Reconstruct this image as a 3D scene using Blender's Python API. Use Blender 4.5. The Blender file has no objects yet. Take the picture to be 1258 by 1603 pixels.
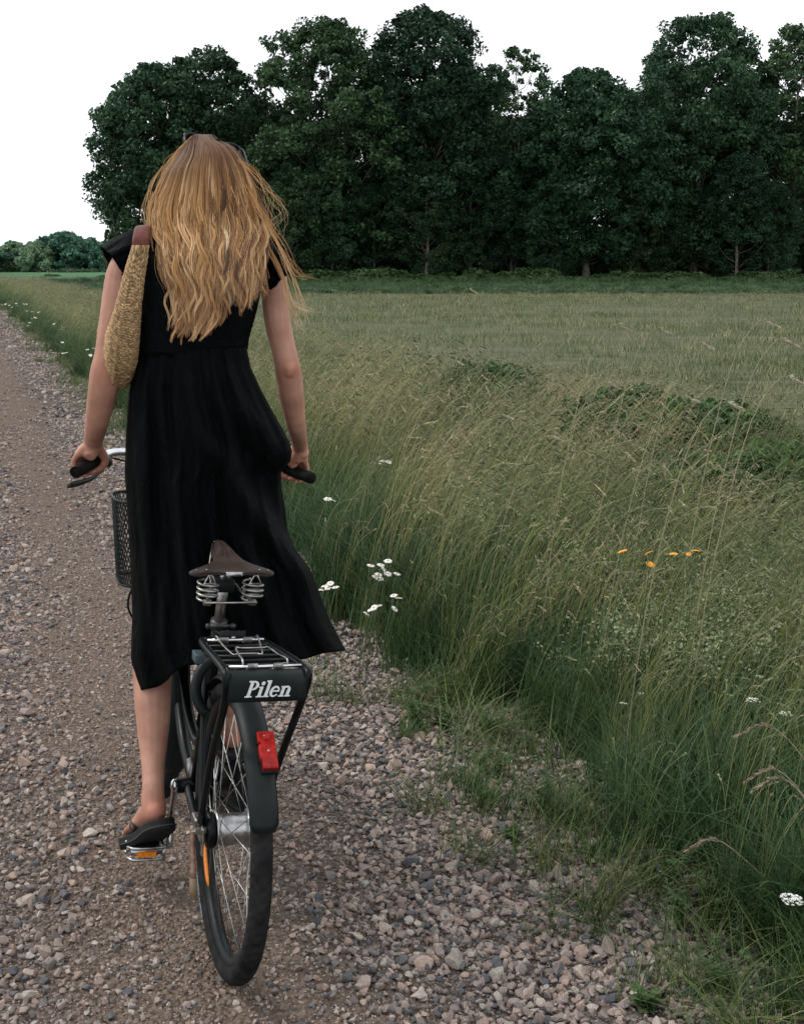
import bpy, math, random
import numpy as np
from mathutils import Vector, Matrix
SC = bpy.context.scene
COL = SC.collection
rng = np.random.default_rng(7)
random.seed(7)

# ------------------------------------------------------------------ camera
CAMZ, FPX = 1.65, 2000.0
PITCH = math.atan((801.5 - 417) / FPX)
CP, SP = math.cos(PITCH), math.sin(PITCH)
cam_data = bpy.data.cameras.new('camera')
cam_data.sensor_fit = 'VERTICAL'
cam_data.sensor_height = 24.0
cam_data.lens = FPX / 1603 * 24.0
cam_data.clip_end = 6000
cam_data.clip_start = 0.05
cam = bpy.data.objects.new('camera', cam_data)
COL.objects.link(cam)
cam.location = (0, 0, CAMZ)
cam.rotation_euler = (math.pi / 2 - PITCH, 0, 0)
SC.camera = cam

# ------------------------------------------------------------------ overcast sky, soft sun, exposure
SUN_EL, SUN_AZ = math.radians(50), math.radians(-78)
w = bpy.data.worlds.new('World')
SC.world = w
w.use_nodes = True
wn, wl = w.node_tree.nodes, w.node_tree.links
wn.clear()
sky = wn.new('ShaderNodeTexSky')
sky.sky_type = 'NISHITA'
sky.sun_disc = False
sky.sun_elevation = SUN_EL
sky.sun_rotation = SUN_AZ
sky.air_density = 1.0
sky.dust_density = 3.0
hs = wn.new('ShaderNodeHueSaturation')
hs.inputs['Saturation'].default_value = 0.25
mixc = wn.new('ShaderNodeMix')
mixc.data_type = 'RGBA'
mixc.inputs[0].default_value = 0.75
mixc.inputs[7].default_value = (13.0, 13.4, 14.0, 1)      # the even cloud layer
bg = wn.new('ShaderNodeBackground')
bg.inputs['Strength'].default_value = 0.1
wo = wn.new('ShaderNodeOutputWorld')
wl.new(sky.outputs[0], hs.inputs['Color'])
wl.new(hs.outputs[0], mixc.inputs[6])
wl.new(mixc.outputs[2], bg.inputs['Color'])
wl.new(bg.outputs[0], wo.inputs['Surface'])
sun_d = bpy.data.lights.new('sun', 'SUN')
sun_d.energy = 1.5
sun_d.angle = math.radians(10)
sun_d.color = (1.0, 0.95, 0.88)
sun = bpy.data.objects.new('sun', sun_d)
COL.objects.link(sun)
sd = Vector((math.sin(SUN_AZ) * math.cos(SUN_EL), math.cos(SUN_AZ) * math.cos(SUN_EL), math.sin(SUN_EL)))
sun.rotation_euler = sd.to_track_quat('Z', 'Y').to_euler()
sun.location = sd * 50
vs = SC.view_settings
vs.view_transform = 'Standard'
vs.look = 'None'
vs.gamma = 1.0
vs.use_curve_mapping = False
vs.exposure = 0.22
SC.cycles.max_bounces = 6
SC.cycles.diffuse_bounces = 2
SC.cycles.transparent_max_bounces = 6

# ------------------------------------------------------------------ helpers
def at(px, py, Y):
    """the world point at distance Y that the photograph shows at pixel px, py"""
    u, v = (px - 629) / FPX, (py - 801.5) / FPX
    t = Y / (CP - v * SP)
    return np.array([t * u, Y, CAMZ - t * (SP + v * CP)])

def ground_at(px, py, z=0.0):
    u, v = (px - 629) / FPX, (py - 801.5) / FPX
    t = (CAMZ - z) / (SP + v * CP)
    return np.array([t * u, t * (CP - v * SP), z])

def project(P):
    P = np.asarray(P, float)
    x, y, z = P[..., 0], P[..., 1], P[..., 2]
    d = y * CP + (CAMZ - z) * SP
    d = np.where(d < 0.05, 0.05, d)
    return 629 + FPX * x / d, 801.5 + FPX * ((CAMZ - z) * CP - y * SP) / d, d

def smooth(a, b, x):
    t = np.clip((x - a) / (b - a), 0, 1)
    return t * t * (3 - 2 * t)

def interp(x, pts):
    pts = np.asarray(pts, float)
    return np.interp(x, pts[:, 0], pts[:, 1])

def spline(pts, n):
    """Catmull-Rom through the points, n samples"""
    P = np.asarray(pts, float)
    if len(P) == 2:
        return P[0] + (P[1] - P[0]) * np.linspace(0, 1, n)[:, None]
    Q = np.vstack([2 * P[0] - P[1], P, 2 * P[-1] - P[-2]])
    out = []
    for u in np.linspace(0, len(P) - 1 - 1e-9, n):
        i = int(u); t = u - i
        a, b, c, d = Q[i:i + 4]
        out.append(0.5 * (2 * b + (c - a) * t + (2 * a - 5 * b + 4 * c - d) * t * t + (3 * b - a - 3 * c + d) * t ** 3))
    return np.array(out)

WORLD = {}

def edge_x(y):
    return 1.55 - 0.34 * y

def terrain(x, y):
    x, y = np.asarray(x, float), np.asarray(y, float)
    o = x - edge_x(y)
    z = -0.16 * smooth(0.2, 1.4, o) * (1 - smooth(2.2, 4.4, o))
    z = z + 0.10 * smooth(2.5, 4.2, o) * (1 - smooth(4.4, 7.0, o)) + 0.25 * smooth(50, 115, y) * smooth(-6, 10, o)
    z = z + 0.02 * np.sin(x * 1.7 + y * 0.6) * np.sin(y * 0.9) * smooth(0.3, 1.5, o)
    return z

class MB:
    def __init__(self):
        self.v, self.f, self.c, self.n = [], [], [], 0
    def add(self, verts, faces, col=None):
        verts = np.asarray(verts, float)
        self.v.append(verts)
        n = self.n
        self.f += [tuple(int(i) + n for i in f) for f in faces]
        if col is not None:
            self.c.append(np.broadcast_to(np.asarray(col, float), (len(verts), 3)).copy())
        self.n += len(verts)
    def tube(self, path, r, n=8, caps=True, flat=None, col=None, closed=False):
        P = np.asarray(path, float)
        m = len(P)
        r = np.broadcast_to(np.asarray(r, float), (m,))
        if closed:
            T = np.roll(P, -1, 0) - np.roll(P, 1, 0)
        else:
            T = np.gradient(P, axis=0)
        T /= np.linalg.norm(T, axis=1)[:, None] + 1e-12
        a = np.array([0, 0, 1.0]) if abs(T[0][2]) < 0.9 else np.array([1.0, 0, 0])
        N = a - T[0] * a.dot(T[0]); N /= np.linalg.norm(N)
        rings = []
        ang = np.arange(n) * 2 * math.pi / n
        for i in range(m):
            N = N - T[i] * N.dot(T[i]); N /= np.linalg.norm(N) + 1e-12
            Bn = np.cross(T[i], N)
            fl = 1.0 if flat is None else flat
            rings.append(P[i] + r[i] * (np.cos(ang)[:, None] * N + fl * np.sin(ang)[:, None] * Bn))
        V = np.vstack(rings)
        F = []
        for i in range(m if closed else m - 1):
            i2 = (i + 1) % m
            for j in range(n):
                k = (j + 1) % n
                F.append((i * n + j, i * n + k, i2 * n + k, i2 * n + j))
        if caps and not closed:
            F.append(tuple(range(n - 1, -1, -1)))
            F.append(tuple((m - 1) * n + j for j in range(n)))
        self.add(V, F, col)
    def rings(self, rings, caps=True, closed_u=True, col=None):
        m, n = len(rings), len(rings[0])
        F = []
        for i in range(m - 1):
            for j in range(n if closed_u else n - 1):
                k = (j + 1) % n
                F.append((i * n + j, i * n + k, (i + 1) * n + k, (i + 1) * n + j))
        if caps and closed_u:
            F.append(tuple(range(n - 1, -1, -1)))
            F.append(tuple((m - 1) * n + j for j in range(n)))
        self.add(np.vstack(rings), F, col)
    def box(self, c, s, M=None):
        c, s = np.asarray(c, float), np.asarray(s, float) / 2
        V = np.array([[x, y, z] for x in (-1, 1) for y in (-1, 1) for z in (-1, 1)]) * s
        if M is not None:
            V = V @ np.asarray(M, float).T
        self.add(V + c, [(0, 1, 3, 2), (4, 6, 7, 5), (0, 4, 5, 1), (2, 3, 7, 6), (0, 2, 6, 4), (1, 5, 7, 3)])
    def ball(self, c, r, n=12, m=8, M=None):
        r = np.broadcast_to(np.asarray(r, float), (3,))
        rr = []
        for i in range(m + 1):
            t = math.pi * (i + 0.02) / (m + 0.04)
            rr.append(np.array([[math.sin(t) * math.cos(a), math.sin(t) * math.sin(a), math.cos(t)] for a in np.arange(n) * 2 * math.pi / n]) * r)
        V = np.vstack(rr)
        if M is not None:
            V = V @ np.asarray(M, float).T
        V = V + np.asarray(c, float)
        F = []
        for i in range(m):
            for j in range(n):
                k = (j + 1) % n
                F.append((i * n + j, (i + 1) * n + j, (i + 1) * n + k, i * n + k))
        F.append(tuple(range(n))); F.append(tuple(m * n + j for j in range(n - 1, -1, -1)))
        self.add(V, F)
    def build(self, name, mat, parent=None, smooth=True, world=False, origin=None, bevel=0):
        V = np.vstack(self.v)
        o = mesh_obj(name, V, self.f, mat, parent, smooth, world, origin, np.vstack(self.c) if self.c else None)
        if bevel:
            b = o.modifiers.new('bevel', 'BEVEL'); b.width = bevel; b.segments = 2; b.limit_method = 'ANGLE'
        return o

def mesh_obj(name, V, F, mat, parent=None, smooth=True, world=False, origin=None, col=None):
    V = np.asarray(V, float)
    if world and parent is not None:
        M = np.array(WORLD[parent.name].inverted())
        V = V @ M[:3, :3].T + M[:3, 3]
    if origin is not None:
        V = V - np.asarray(origin)
    me = bpy.data.meshes.new(name)
    if isinstance(F, np.ndarray):
        k = F.shape[1]
        me.vertices.add(len(V)); me.vertices.foreach_set('co', V.ravel())
        me.loops.add(F.size); me.loops.foreach_set('vertex_index', F.ravel().astype(np.int32))
        me.polygons.add(len(F)); me.polygons.foreach_set('loop_start', np.arange(0, F.size, k, dtype=np.int32))
        me.update(calc_edges=True)
    else:
        me.from_pydata(V.tolist(), [], F)
    if col is not None:
        a = me.color_attributes.new('tint', 'FLOAT_COLOR', 'POINT')
        a.data.foreach_set('color', np.hstack([col, np.ones((len(col), 1))]).astype(np.float32).ravel())
    if smooth:
        me.polygons.foreach_set('use_smooth', np.ones(len(me.polygons), dtype=bool))
    me.materials.append(mat)
    o = bpy.data.objects.new(name, me)
    COL.objects.link(o)
    if parent is not None:
        o.parent = parent
        WORLD[o.name] = WORLD[parent.name]
    else:
        WORLD[o.name] = Matrix.Translation(Vector(origin) if origin is not None else Vector((0, 0, 0)))
    if origin is not None and parent is None:
        o.location = origin
    return o

def tag(o, label=None, cat=None, group=None, kind=None):
    if label: o['label'] = label
    if cat: o['category'] = cat
    if group: o['group'] = group
    if kind: o['kind'] = kind
    return o

def thing(name, label, cat, loc=(0, 0, 0), group=None, matrix=None):
    o = bpy.data.objects.new(name, None)
    COL.objects.link(o)
    o.empty_display_size = 0.1
    if matrix is not None:
        o.matrix_world = matrix
        WORLD[o.name] = matrix.copy()
    else:
        o.location = [float(q) for q in loc]
        WORLD[o.name] = Matrix.Translation(Vector([float(q) for q in loc]))
    return tag(o, label, cat, group)

# ------------------------------------------------------------------ materials
def nmat(name):
    m = bpy.data.materials.new(name)
    m.use_nodes = True
    return m, m.node_tree.nodes, m.node_tree.links, m.node_tree.nodes['Principled BSDF']

def simple(name, col, rough=0.5, metal=0.0, noise=0.0, nscale=30.0, bump=0.0, bscale=200.0, spec=0.5, col2=None, coat=0.0):
    m, N, L, b = nmat(name)
    b.inputs['Base Color'].default_value = (*col, 1)
    b.inputs['Roughness'].default_value = rough
    b.inputs['Metallic'].default_value = metal
    b.inputs['Specular IOR Level'].default_value = spec
    if coat: b.inputs['Coat Weight'].default_value = coat
    tc = N.new('ShaderNodeTexCoord')
    if noise or col2:
        t = N.new('ShaderNodeTexNoise'); t.inputs['Scale'].default_value = nscale; t.inputs['Detail'].default_value = 6
        r = N.new('ShaderNodeValToRGB')
        c2 = col2 or tuple(c * (1 - noise) for c in col)
        c1 = col if col2 else tuple(min(1, c * (1 + noise)) for c in col)
        r.color_ramp.elements[0].position = 0.35; r.color_ramp.elements[1].position = 0.65
        r.color_ramp.elements[0].color = (*c2, 1); r.color_ramp.elements[1].color = (*c1, 1)
        L.new(tc.outputs['Object'], t.inputs['Vector']); L.new(t.outputs['Fac'], r.inputs[0]); L.new(r.outputs[0], b.inputs['Base Color'])
        mr = N.new('ShaderNodeMapRange')
        mr.inputs[3].default_value = max(0, rough - 0.12); mr.inputs[4].default_value = min(1, rough + 0.12)
        L.new(t.outputs['Fac'], mr.inputs[0]); L.new(mr.outputs[0], b.inputs['Roughness'])
    if bump:
        t2 = N.new('ShaderNodeTexNoise'); t2.inputs['Scale'].default_value = bscale; t2.inputs['Detail'].default_value = 4
        bm = N.new('ShaderNodeBump'); bm.inputs['Strength'].default_value = bump; bm.inputs['Distance'].default_value = 0.002
        L.new(tc.outputs['Object'], t2.inputs['Vector']); L.new(t2.outputs['Fac'], bm.inputs['Height']); L.new(bm.outputs[0], b.inputs['Normal'])
    return m

def leafmat(name, cols, rough=0.55, trans=0.25, nscale=0.6, rnd=0.5, spec=0.25, tint=False, objtint=0.25):
    """leaves and blades: colour from large noise and a per-instance random value, light passing through"""
    m, N, L, b = nmat(name)
    b.inputs['Roughness'].default_value = rough
    b.inputs['Specular IOR Level'].default_value = spec
    oi = N.new('ShaderNodeObjectInfo'); geo = N.new('ShaderNodeNewGeometry')
    t = N.new('ShaderNodeTexNoise'); t.inputs['Scale'].default_value = nscale; t.inputs['Detail'].default_value = 3
    L.new(geo.outputs['Position'], t.inputs['Vector'])
    mx = N.new('ShaderNodeMath'); mx.operation = 'MULTIPLY_ADD'; mx.inputs[1].default_value = rnd; 
    sb = N.new('ShaderNodeMath'); sb.operation = 'SUBTRACT'; sb.inputs[1].default_value = 0.5
    ri = N.new('ShaderNodeMath'); ri.operation = 'ADD'
    rl = N.new('ShaderNodeMath'); rl.operation = 'MULTIPLY'; rl.inputs[1].default_value = 0.5
    L.new(geo.outputs['Random Per Island'], rl.inputs[0])
    ro = N.new('ShaderNodeMath'); ro.operation = 'MULTIPLY'; ro.inputs[1].default_value = 0.5
    L.new(oi.outputs['Random'], ro.inputs[0])
    L.new(rl.outputs[0], ri.inputs[0]); L.new(ro.outputs[0], ri.inputs[1])
    L.new(ri.outputs[0], sb.inputs[0]); L.new(sb.outputs[0], mx.inputs[0]); L.new(t.outputs['Fac'], mx.inputs[2])
    r = N.new('ShaderNodeValToRGB')
    e = r.color_ramp.elements
    e[0].position = 0.3; e[1].position = 0.72
    e[0].color = (*cols[0], 1); e[1].color = (*cols[-1], 1)
    for i, c in enumerate(cols[1:-1]):
        q = e.new(0.3 + 0.42 * (i + 1) / (len(cols) - 1)); q.color = (*c, 1)
    L.new(mx.outputs[0], r.inputs[0])
    src = r.outputs[0]
    if tint:
        at_ = N.new('ShaderNodeAttribute'); at_.attribute_name = 'tint'
        mm = N.new('ShaderNodeMix'); mm.data_type = 'RGBA'; mm.blend_type = 'MULTIPLY'; mm.inputs[0].default_value = 1.0
        L.new(src, mm.inputs[6]); L.new(at_.outputs['Color'], mm.inputs[7]); src = mm.outputs[2]
    L.new(src, b.inputs['Base Color'])
    if trans:
        tr = N.new('ShaderNodeBsdfTranslucent'); ms = N.new('ShaderNodeMixShader'); ms.inputs[0].default_value = trans
        out = N['Material Output']
        L.new(src, tr.inputs['Color']); L.new(b.outputs[0], ms.inputs[1]); L.new(tr.outputs[0], ms.inputs[2]); L.new(ms.outputs[0], out.inputs['Surface'])
    return m

def vcol(name, rough=0.5, spec=0.3, gain=1.0, aniso=0.0):
    m, N, L, b = nmat(name)
    a = N.new('ShaderNodeAttribute'); a.attribute_name = 'tint'
    L.new(a.outputs['Color'], b.inputs['Base Color'])
    b.inputs['Roughness'].default_value = rough
    b.inputs['Specular IOR Level'].default_value = spec
    return m

# ------------------------------------------------------------------ scatter with geometry nodes (stuff only)
def scatter(name, protos, pts, parent=None, label=None, cat=None):
    """pts rows: x y z rx ry rz scale index; the prototypes live outside the scene's collection"""
    pc = bpy.data.collections.new(name + '_source')
    protos = [p.copy() if any(c.name.endswith('_source') for c in p.users_collection) else p for p in protos]
    for i, p in enumerate(protos):
        for c in list(p.users_collection): c.objects.unlink(p)
        p.name = '%s_source_%02d' % (name, i)
        pc.objects.link(p)
    pts = np.asarray(pts, float)
    me = bpy.data.meshes.new(name)
    me.vertices.add(len(pts))
    me.vertices.foreach_set('co', pts[:, :3].astype(np.float32).ravel())
    a = me.attributes.new('rot', 'FLOAT_VECTOR', 'POINT'); a.data.foreach_set('vector', pts[:, 3:6].astype(np.float32).ravel())
    sc3 = np.stack([pts[:, 6], pts[:, 6], pts[:, 6] if pts.shape[1] < 9 else pts[:, 8]], -1)
    a = me.attributes.new('scl', 'FLOAT_VECTOR', 'POINT'); a.data.foreach_set('vector', sc3.astype(np.float32).ravel())
    a = me.attributes.new('pick', 'INT', 'POINT'); a.data.foreach_set('value', pts[:, 7].astype(np.int32))
    o = bpy.data.objects.new(name, me)
    COL.objects.link(o)
    if parent is not None: o.parent = parent
    ng = bpy.data.node_groups.new(name, 'GeometryNodeTree')
    ng.interface.new_socket('Geometry', in_out='INPUT', socket_type='NodeSocketGeometry')
    ng.interface.new_socket('Geometry', in_out='OUTPUT', socket_type='NodeSocketGeometry')
    N, L = ng.nodes, ng.links
    gi, go = N.new('NodeGroupInput'), N.new('NodeGroupOutput')
    ci = N.new('GeometryNodeCollectionInfo'); ci.inputs['Collection'].default_value = pc
    ci.inputs['Separate Children'].default_value = True; ci.inputs['Reset Children'].default_value = True
    ip = N.new('GeometryNodeInstanceOnPoints'); ip.inputs['Pick Instance'].default_value = True
    def named(n, ty):
        q = N.new('GeometryNodeInputNamedAttribute'); q.data_type = ty; q.inputs['Name'].default_value = n; return q.outputs[0]
    L.new(gi.outputs[0], ip.inputs['Points']); L.new(ci.outputs[0], ip.inputs['Instance'])
    L.new(named('pick', 'INT'), ip.inputs['Instance Index'])
    e2r = N.new('FunctionNodeEulerToRotation')
    L.new(named('rot', 'FLOAT_VECTOR'), e2r.inputs[0]); L.new(e2r.outputs[0], ip.inputs['Rotation'])
    L.new(named('scl', 'FLOAT_VECTOR'), ip.inputs['Scale'])
    L.new(ip.outputs[0], go.inputs[0])
    md = o.modifiers.new('scatter', 'NODES'); md.node_group = ng
    tag(o, label, cat, None, 'stuff')
    return o
# ------------------------------------------------------------------ ground, road, verge, field
def sheet(name, xs_fn, us, ys, dz, mat):
    V, F = [], []
    nu = len(us)
    for y in ys:
        for u in us:
            x = xs_fn(u, y)
            V.append((x, y, float(terrain(x, y)) + dz))
    for j in range(len(ys) - 1):
        for i in range(nu - 1):
            a = j * nu + i
            F.append((a, a + 1, a + nu + 1, a + nu))
    o = mesh_obj(name, V, F, mat)
    o['kind'] = 'structure'
    return o

def ground_mat(name, stops, scales, bump=0.5, dist=0.01, rough=0.9, stretch=None):
    m, N, L, b = nmat(name)
    b.inputs['Roughness'].default_value = rough
    b.inputs['Specular IOR Level'].default_value = 0.15
    geo = N.new('ShaderNodeNewGeometry')
    src = geo.outputs['Position']
    if stretch:
        mp = N.new('ShaderNodeMapping'); mp.inputs['Rotation'].default_value = (0, 0, stretch[0]); mp.inputs['Scale'].default_value = stretch[1]
        L.new(src, mp.inputs[0]); src = mp.outputs[0]
    prev = None
    for s in scales:
        t = N.new('ShaderNodeTexNoise'); t.inputs['Scale'].default_value = s; t.inputs['Detail'].default_value = 8; t.inputs['Roughness'].default_value = 0.65
        L.new(src, t.inputs['Vector'])
        if prev is None: prev = t.outputs['Fac']
        else:
            mx = N.new('ShaderNodeMix'); mx.inputs[0].default_value = 0.5
            L.new(prev, mx.inputs[2]); L.new(t.outputs['Fac'], mx.inputs[3]); prev = mx.outputs[0]
    r = N.new('ShaderNodeValToRGB')
    e = r.color_ramp.elements
    e[0].position, e[0].color = stops[0][0], (*stops[0][1], 1)
    e[1].position, e[1].color = stops[-1][0], (*stops[-1][1], 1)
    for p_, c in stops[1:-1]:
        q = e.new(p_); q.color = (*c, 1)
    L.new(prev, r.inputs[0]); L.new(r.outputs[0], b.inputs['Base Color'])
    bm = N.new('ShaderNodeBump'); bm.inputs['Strength'].default_value = bump; bm.inputs['Distance'].default_value = dist
    L.new(prev, bm.inputs['Height']); L.new(bm.outputs[0], b.inputs['Normal'])
    return m

soil = ground_mat('soil', [(0.3, (0.025, 0.03, 0.015)), (0.7, (0.06, 0.07, 0.03))], (0.15, 3.0))
ys_all = np.concatenate([np.arange(-3, 16, 0.5), np.arange(16, 60, 2), np.arange(60, 200, 10), np.geomspace(200, 4000, 14)])
sheet('ground', lambda u, y: edge_x(min(y, 400)) + u, np.concatenate([-np.geomspace(3000, 10, 12), np.arange(-9, 11, 0.5), np.geomspace(11, 3000, 14)]), ys_all, -0.05, soil)

# gravel road: packed sandy grit, the loose stones lie on it
m_road, N, L, b = nmat('gravel_grit')
b.inputs['Roughness'].default_value = 0.95; b.inputs['Specular IOR Level'].default_value = 0.1
geo = N.new('ShaderNodeNewGeometry')
sx = N.new('ShaderNodeSeparateXYZ'); L.new(geo.outputs['Position'], sx.inputs[0])
off = N.new('ShaderNodeMath'); off.operation = 'MULTIPLY_ADD'; off.inputs[1].default_value = 0.34
L.new(sx.outputs['Y'], off.inputs[0]); L.new(sx.outputs['X'], off.inputs[2])           # 1.55 - distance left of the edge
n1 = N.new('ShaderNodeTexNoise'); n1.inputs['Scale'].default_value = 1.6; n1.inputs['Detail'].default_value = 5
L.new(geo.outputs['Position'], n1.inputs['Vector'])
wob = N.new('ShaderNodeMath'); wob.operation = 'MULTIPLY_ADD'; wob.inputs[1].default_value = 0.5
L.new(n1.outputs['Fac'], wob.inputs[0]); L.new(off.outputs[0], wob.inputs[2])
mr = N.new('ShaderNodeMapRange'); mr.inputs[1].default_value = -2.4; mr.inputs[2].default_value = 1.9
L.new(wob.outputs[0], mr.inputs[0])
trk = N.new('ShaderNodeValToRGB')      # white where a wheel track is worn to sand
e = trk.color_ramp.elements
e[0].position, e[0].color = 0.0, (0.15, 0.15, 0.15, 1); e[1].position, e[1].color = 1.0, (0, 0, 0, 1)
for p_, c in ((0.28, .2), (0.36, .75), (0.44, .75), (0.54, .2), (0.62, .3), (0.68, .75), (0.76, .75), (0.86, .1)):
    q = e.new(p_); q.color = (c, c, c, 1)
L.new(mr.outputs[0], trk.inputs[0])
vor = N.new('ShaderNodeTexVoronoi'); vor.inputs['Scale'].default_value = 75
L.new(geo.outputs['Position'], vor.inputs['Vector'])
cr = N.new('ShaderNodeValToRGB')
e = cr.color_ramp.elements
e[0].position, e[0].color = 0.0, (0.045, 0.035, 0.030, 1); e[1].position, e[1].color = 1.0, (0.30, 0.25, 0.22, 1)
for p_, c in ((0.35, (0.085, 0.067, 0.057)), (0.6, (0.15, 0.118, 0.102)), (0.8, (0.14, 0.125, 0.12))):
    q = e.new(p_); q.color = (*c, 1)
sc_ = N.new('ShaderNodeSeparateColor'); L.new(vor.outputs['Color'], sc_.inputs[0]); L.new(sc_.outputs[0], cr.inputs[0])
n2 = N.new('ShaderNodeTexNoise'); n2.inputs['Scale'].default_value = 60; n2.inputs['Detail'].default_value = 8
L.new(geo.outputs['Position'], n2.inputs['Vector'])
sand = N.new('ShaderNodeValToRGB')
e = sand.color_ramp.elements
e[0].position, e[0].color = 0.3, (0.095, 0.067, 0.050, 1); e[1].position, e[1].color = 0.7, (0.28, 0.205, 0.155, 1)
L.new(n2.outputs['Fac'], sand.inputs[0])
mixs = N.new('ShaderNodeMix'); mixs.data_type = 'RGBA'
L.new(trk.outputs[0], mixs.inputs[0]); L.new(cr.outputs[0], mixs.inputs[6]); L.new(sand.outputs[0], mixs.inputs[7])
L.new(mixs.outputs[2], b.inputs['Base Color'])
hgt = N.new('ShaderNodeMath'); hgt.operation = 'SUBTRACT'
L.new(n2.outputs['Fac'], hgt.inputs[0]); L.new(vor.outputs['Distance'], hgt.inputs[1])
bm = N.new('ShaderNodeBump'); bm.inputs['Strength'].default_value = 1.0; bm.inputs['Distance'].default_value = 0.02
L.new(hgt.outputs[0], bm.inputs['Height']); L.new(bm.outputs[0], b.inputs['Normal'])
ys_r = np.concatenate([np.arange(-2, 16, 0.5), np.arange(16, 60, 2), np.arange(60, 320, 10)])
road = sheet('gravel_road', lambda u, y: edge_x(y) + u, np.arange(-6.0, 0.61, 0.3), ys_r, 0.0, m_road)
verge_soil = ground_mat('verge_soil', [(0.3, (0.03, 0.03, 0.018)), (0.55, (0.06, 0.06, 0.03)), (0.75, (0.10, 0.085, 0.05))], (2.0, 14.0))
sheet('verge_bank', lambda u, y: edge_x(y) + u, np.arange(0.55, 4.6, 0.25), ys_r, 0.003, verge_soil)
field_m = ground_mat('field_soil', [(0.38, (0.036, 0.050, 0.020)), (0.49, (0.062, 0.072, 0.034)), (0.56, (0.105, 0.100, 0.058)), (0.70, (0.23, 0.20, 0.135))], (0.5, 2.2, 9.0), bump=0.8, dist=0.05, stretch=(math.radians(-7), (0.10, 1.0, 1.0)))
sheet('crop_field', lambda u, y: edge_x(y) + u, np.concatenate([np.arange(4.3, 12, 0.6), np.arange(12, 60, 4), np.arange(60, 140, 10)]), np.concatenate([np.arange(2, 16, 0.5), np.arange(16, 60, 2), np.arange(60, 77, 2)]), 0.006, field_m)
meadow_m = ground_mat('meadow_grass', [(0.3, (0.03, 0.10, 0.038)), (0.7, (0.05, 0.14, 0.05))], (0.02, 0.5))
sheet('meadow', lambda u, y: u, np.arange(-260, 41, 20), np.arange(132, 330, 8), 0.05, meadow_m)
strip_m = ground_mat('grass_strip_soil', [(0.3, (0.02, 0.045, 0.018)), (0.7, (0.045, 0.075, 0.03))], (0.3, 3))
sheet('wood_floor', lambda u, y: u, np.arange(-40, 70, 4), np.arange(110, 175, 4), 0.07, strip_m)
gstrip_m = ground_mat('grass_strip_turf', [(0.3, (0.03, 0.06, 0.022)), (0.55, (0.05, 0.085, 0.032)), (0.72, (0.12, 0.10, 0.06))], (0.12, 2.5), stretch=(0.05, (0.3, 1.0, 1.0)))
sheet('grass_strip', lambda u, y: edge_x(y) + u, np.concatenate([np.arange(4.3, 12, 0.6), np.arange(12, 60, 4), np.arange(60, 150, 10)]), np.arange(75, 114, 2), 0.011, gstrip_m)

# ------------------------------------------------------------------ stones
def stone_proto(seed, flat, cuts):
    r = np.random.default_rng(seed)
    import bmesh
    bm_ = bmesh.new()
    bmesh.ops.create_icosphere(bm_, subdivisions=2, radius=0.5)
    V = np.array([v.co[:] for v in bm_.verts])
    F = [tuple(v.index for v in f.verts) for f in bm_.faces]
    bm_.free()
    for _ in range(cuts):                   # slice planes off: broken facets
        n = r.normal(size=3); n /= np.linalg.norm(n)
        d = r.uniform(0.17, 0.36)
        s = V @ n
        V = V - np.maximum(s - d, 0)[:, None] * n
    V *= np.array([1.0, r.uniform(.65, .95), flat]) * (1 + 0.03 * r.normal(size=(len(V), 1)))
    V *= 1.2
    return V, F

m_stone, N, L, b = nmat('crushed_stone')
b.inputs['Roughness'].default_value = 0.85; b.inputs['Specular IOR Level'].default_value = 0.25
oi = N.new('ShaderNodeObjectInfo')
cr = N.new('ShaderNodeValToRGB'); cr.color_ramp.interpolation = 'LINEAR'
e = cr.color_ramp.elements
e[0].position, e[0].color = 0.0, (0.085, 0.09, 0.10, 1); e[1].position, e[1].color = 1.0, (0.46, 0.39, 0.33, 1)
for p_, c in ((0.12, (0.13, 0.13, 0.135)), (0.25, (0.225, 0.185, 0.167)), (0.45, (0.31, 0.245, 0.215)), (0.62, (0.36, 0.29, 0.252)), (0.72, (0.41, 0.30, 0.24)), (0.8, (0.23, 0.165, 0.14)), (0.9, (0.39, 0.35, 0.31))):
    q = e.new(p_); q.color = (*c, 1)
L.new(oi.outputs['Random'], cr.inputs[0])
tc = N.new('ShaderNodeTexCoord')
t = N.new('ShaderNodeTexNoise'); t.inputs['Scale'].default_value = 6; t.inputs['Detail'].default_value = 8; t.inputs['Roughness'].default_value = 0.7
L.new(tc.outputs['Object'], t.inputs['Vector'])
mrr = N.new('ShaderNodeMapRange'); mrr.inputs[1].default_value = 0.3; mrr.inputs[2].default_value = 0.7; mrr.inputs[3].default_value = 0.68; mrr.inputs[4].default_value = 1.2
L.new(t.outputs['Fac'], mrr.inputs[0])
mm = N.new('ShaderNodeMix'); mm.data_type = 'RGBA'; mm.blend_type = 'MULTIPLY'; mm.inputs[0].default_value = 1
L.new(cr.outputs[0], mm.inputs[6]); L.new(mrr.outputs[0], mm.inputs[7]); L.new(mm.outputs[2], b.inputs['Base Color'])
bm = N.new('ShaderNodeBump'); bm.inputs['Strength'].default_value = 0.35; bm.inputs['Distance'].default_value = 0.03
L.new(t.outputs['Fac'], bm.inputs['Height']); L.new(bm.outputs[0], b.inputs['Normal'])
stone_meshes = []
for i in range(9):
    V, F = stone_proto(100 + i, rng.uniform(.55, .85), 9 + i % 4)
    o = mesh_obj('stone', V, F, m_stone, smooth=False)
    stone_meshes.append(o)

def track(o):
    """0..1: how much a spot o metres left of the edge is worn to sand"""
    return np.exp(-((o - 1.0) / 0.26) ** 2) * 0.95 + np.exp(-((o - 2.55) / 0.35) ** 2) * 0.7

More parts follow.
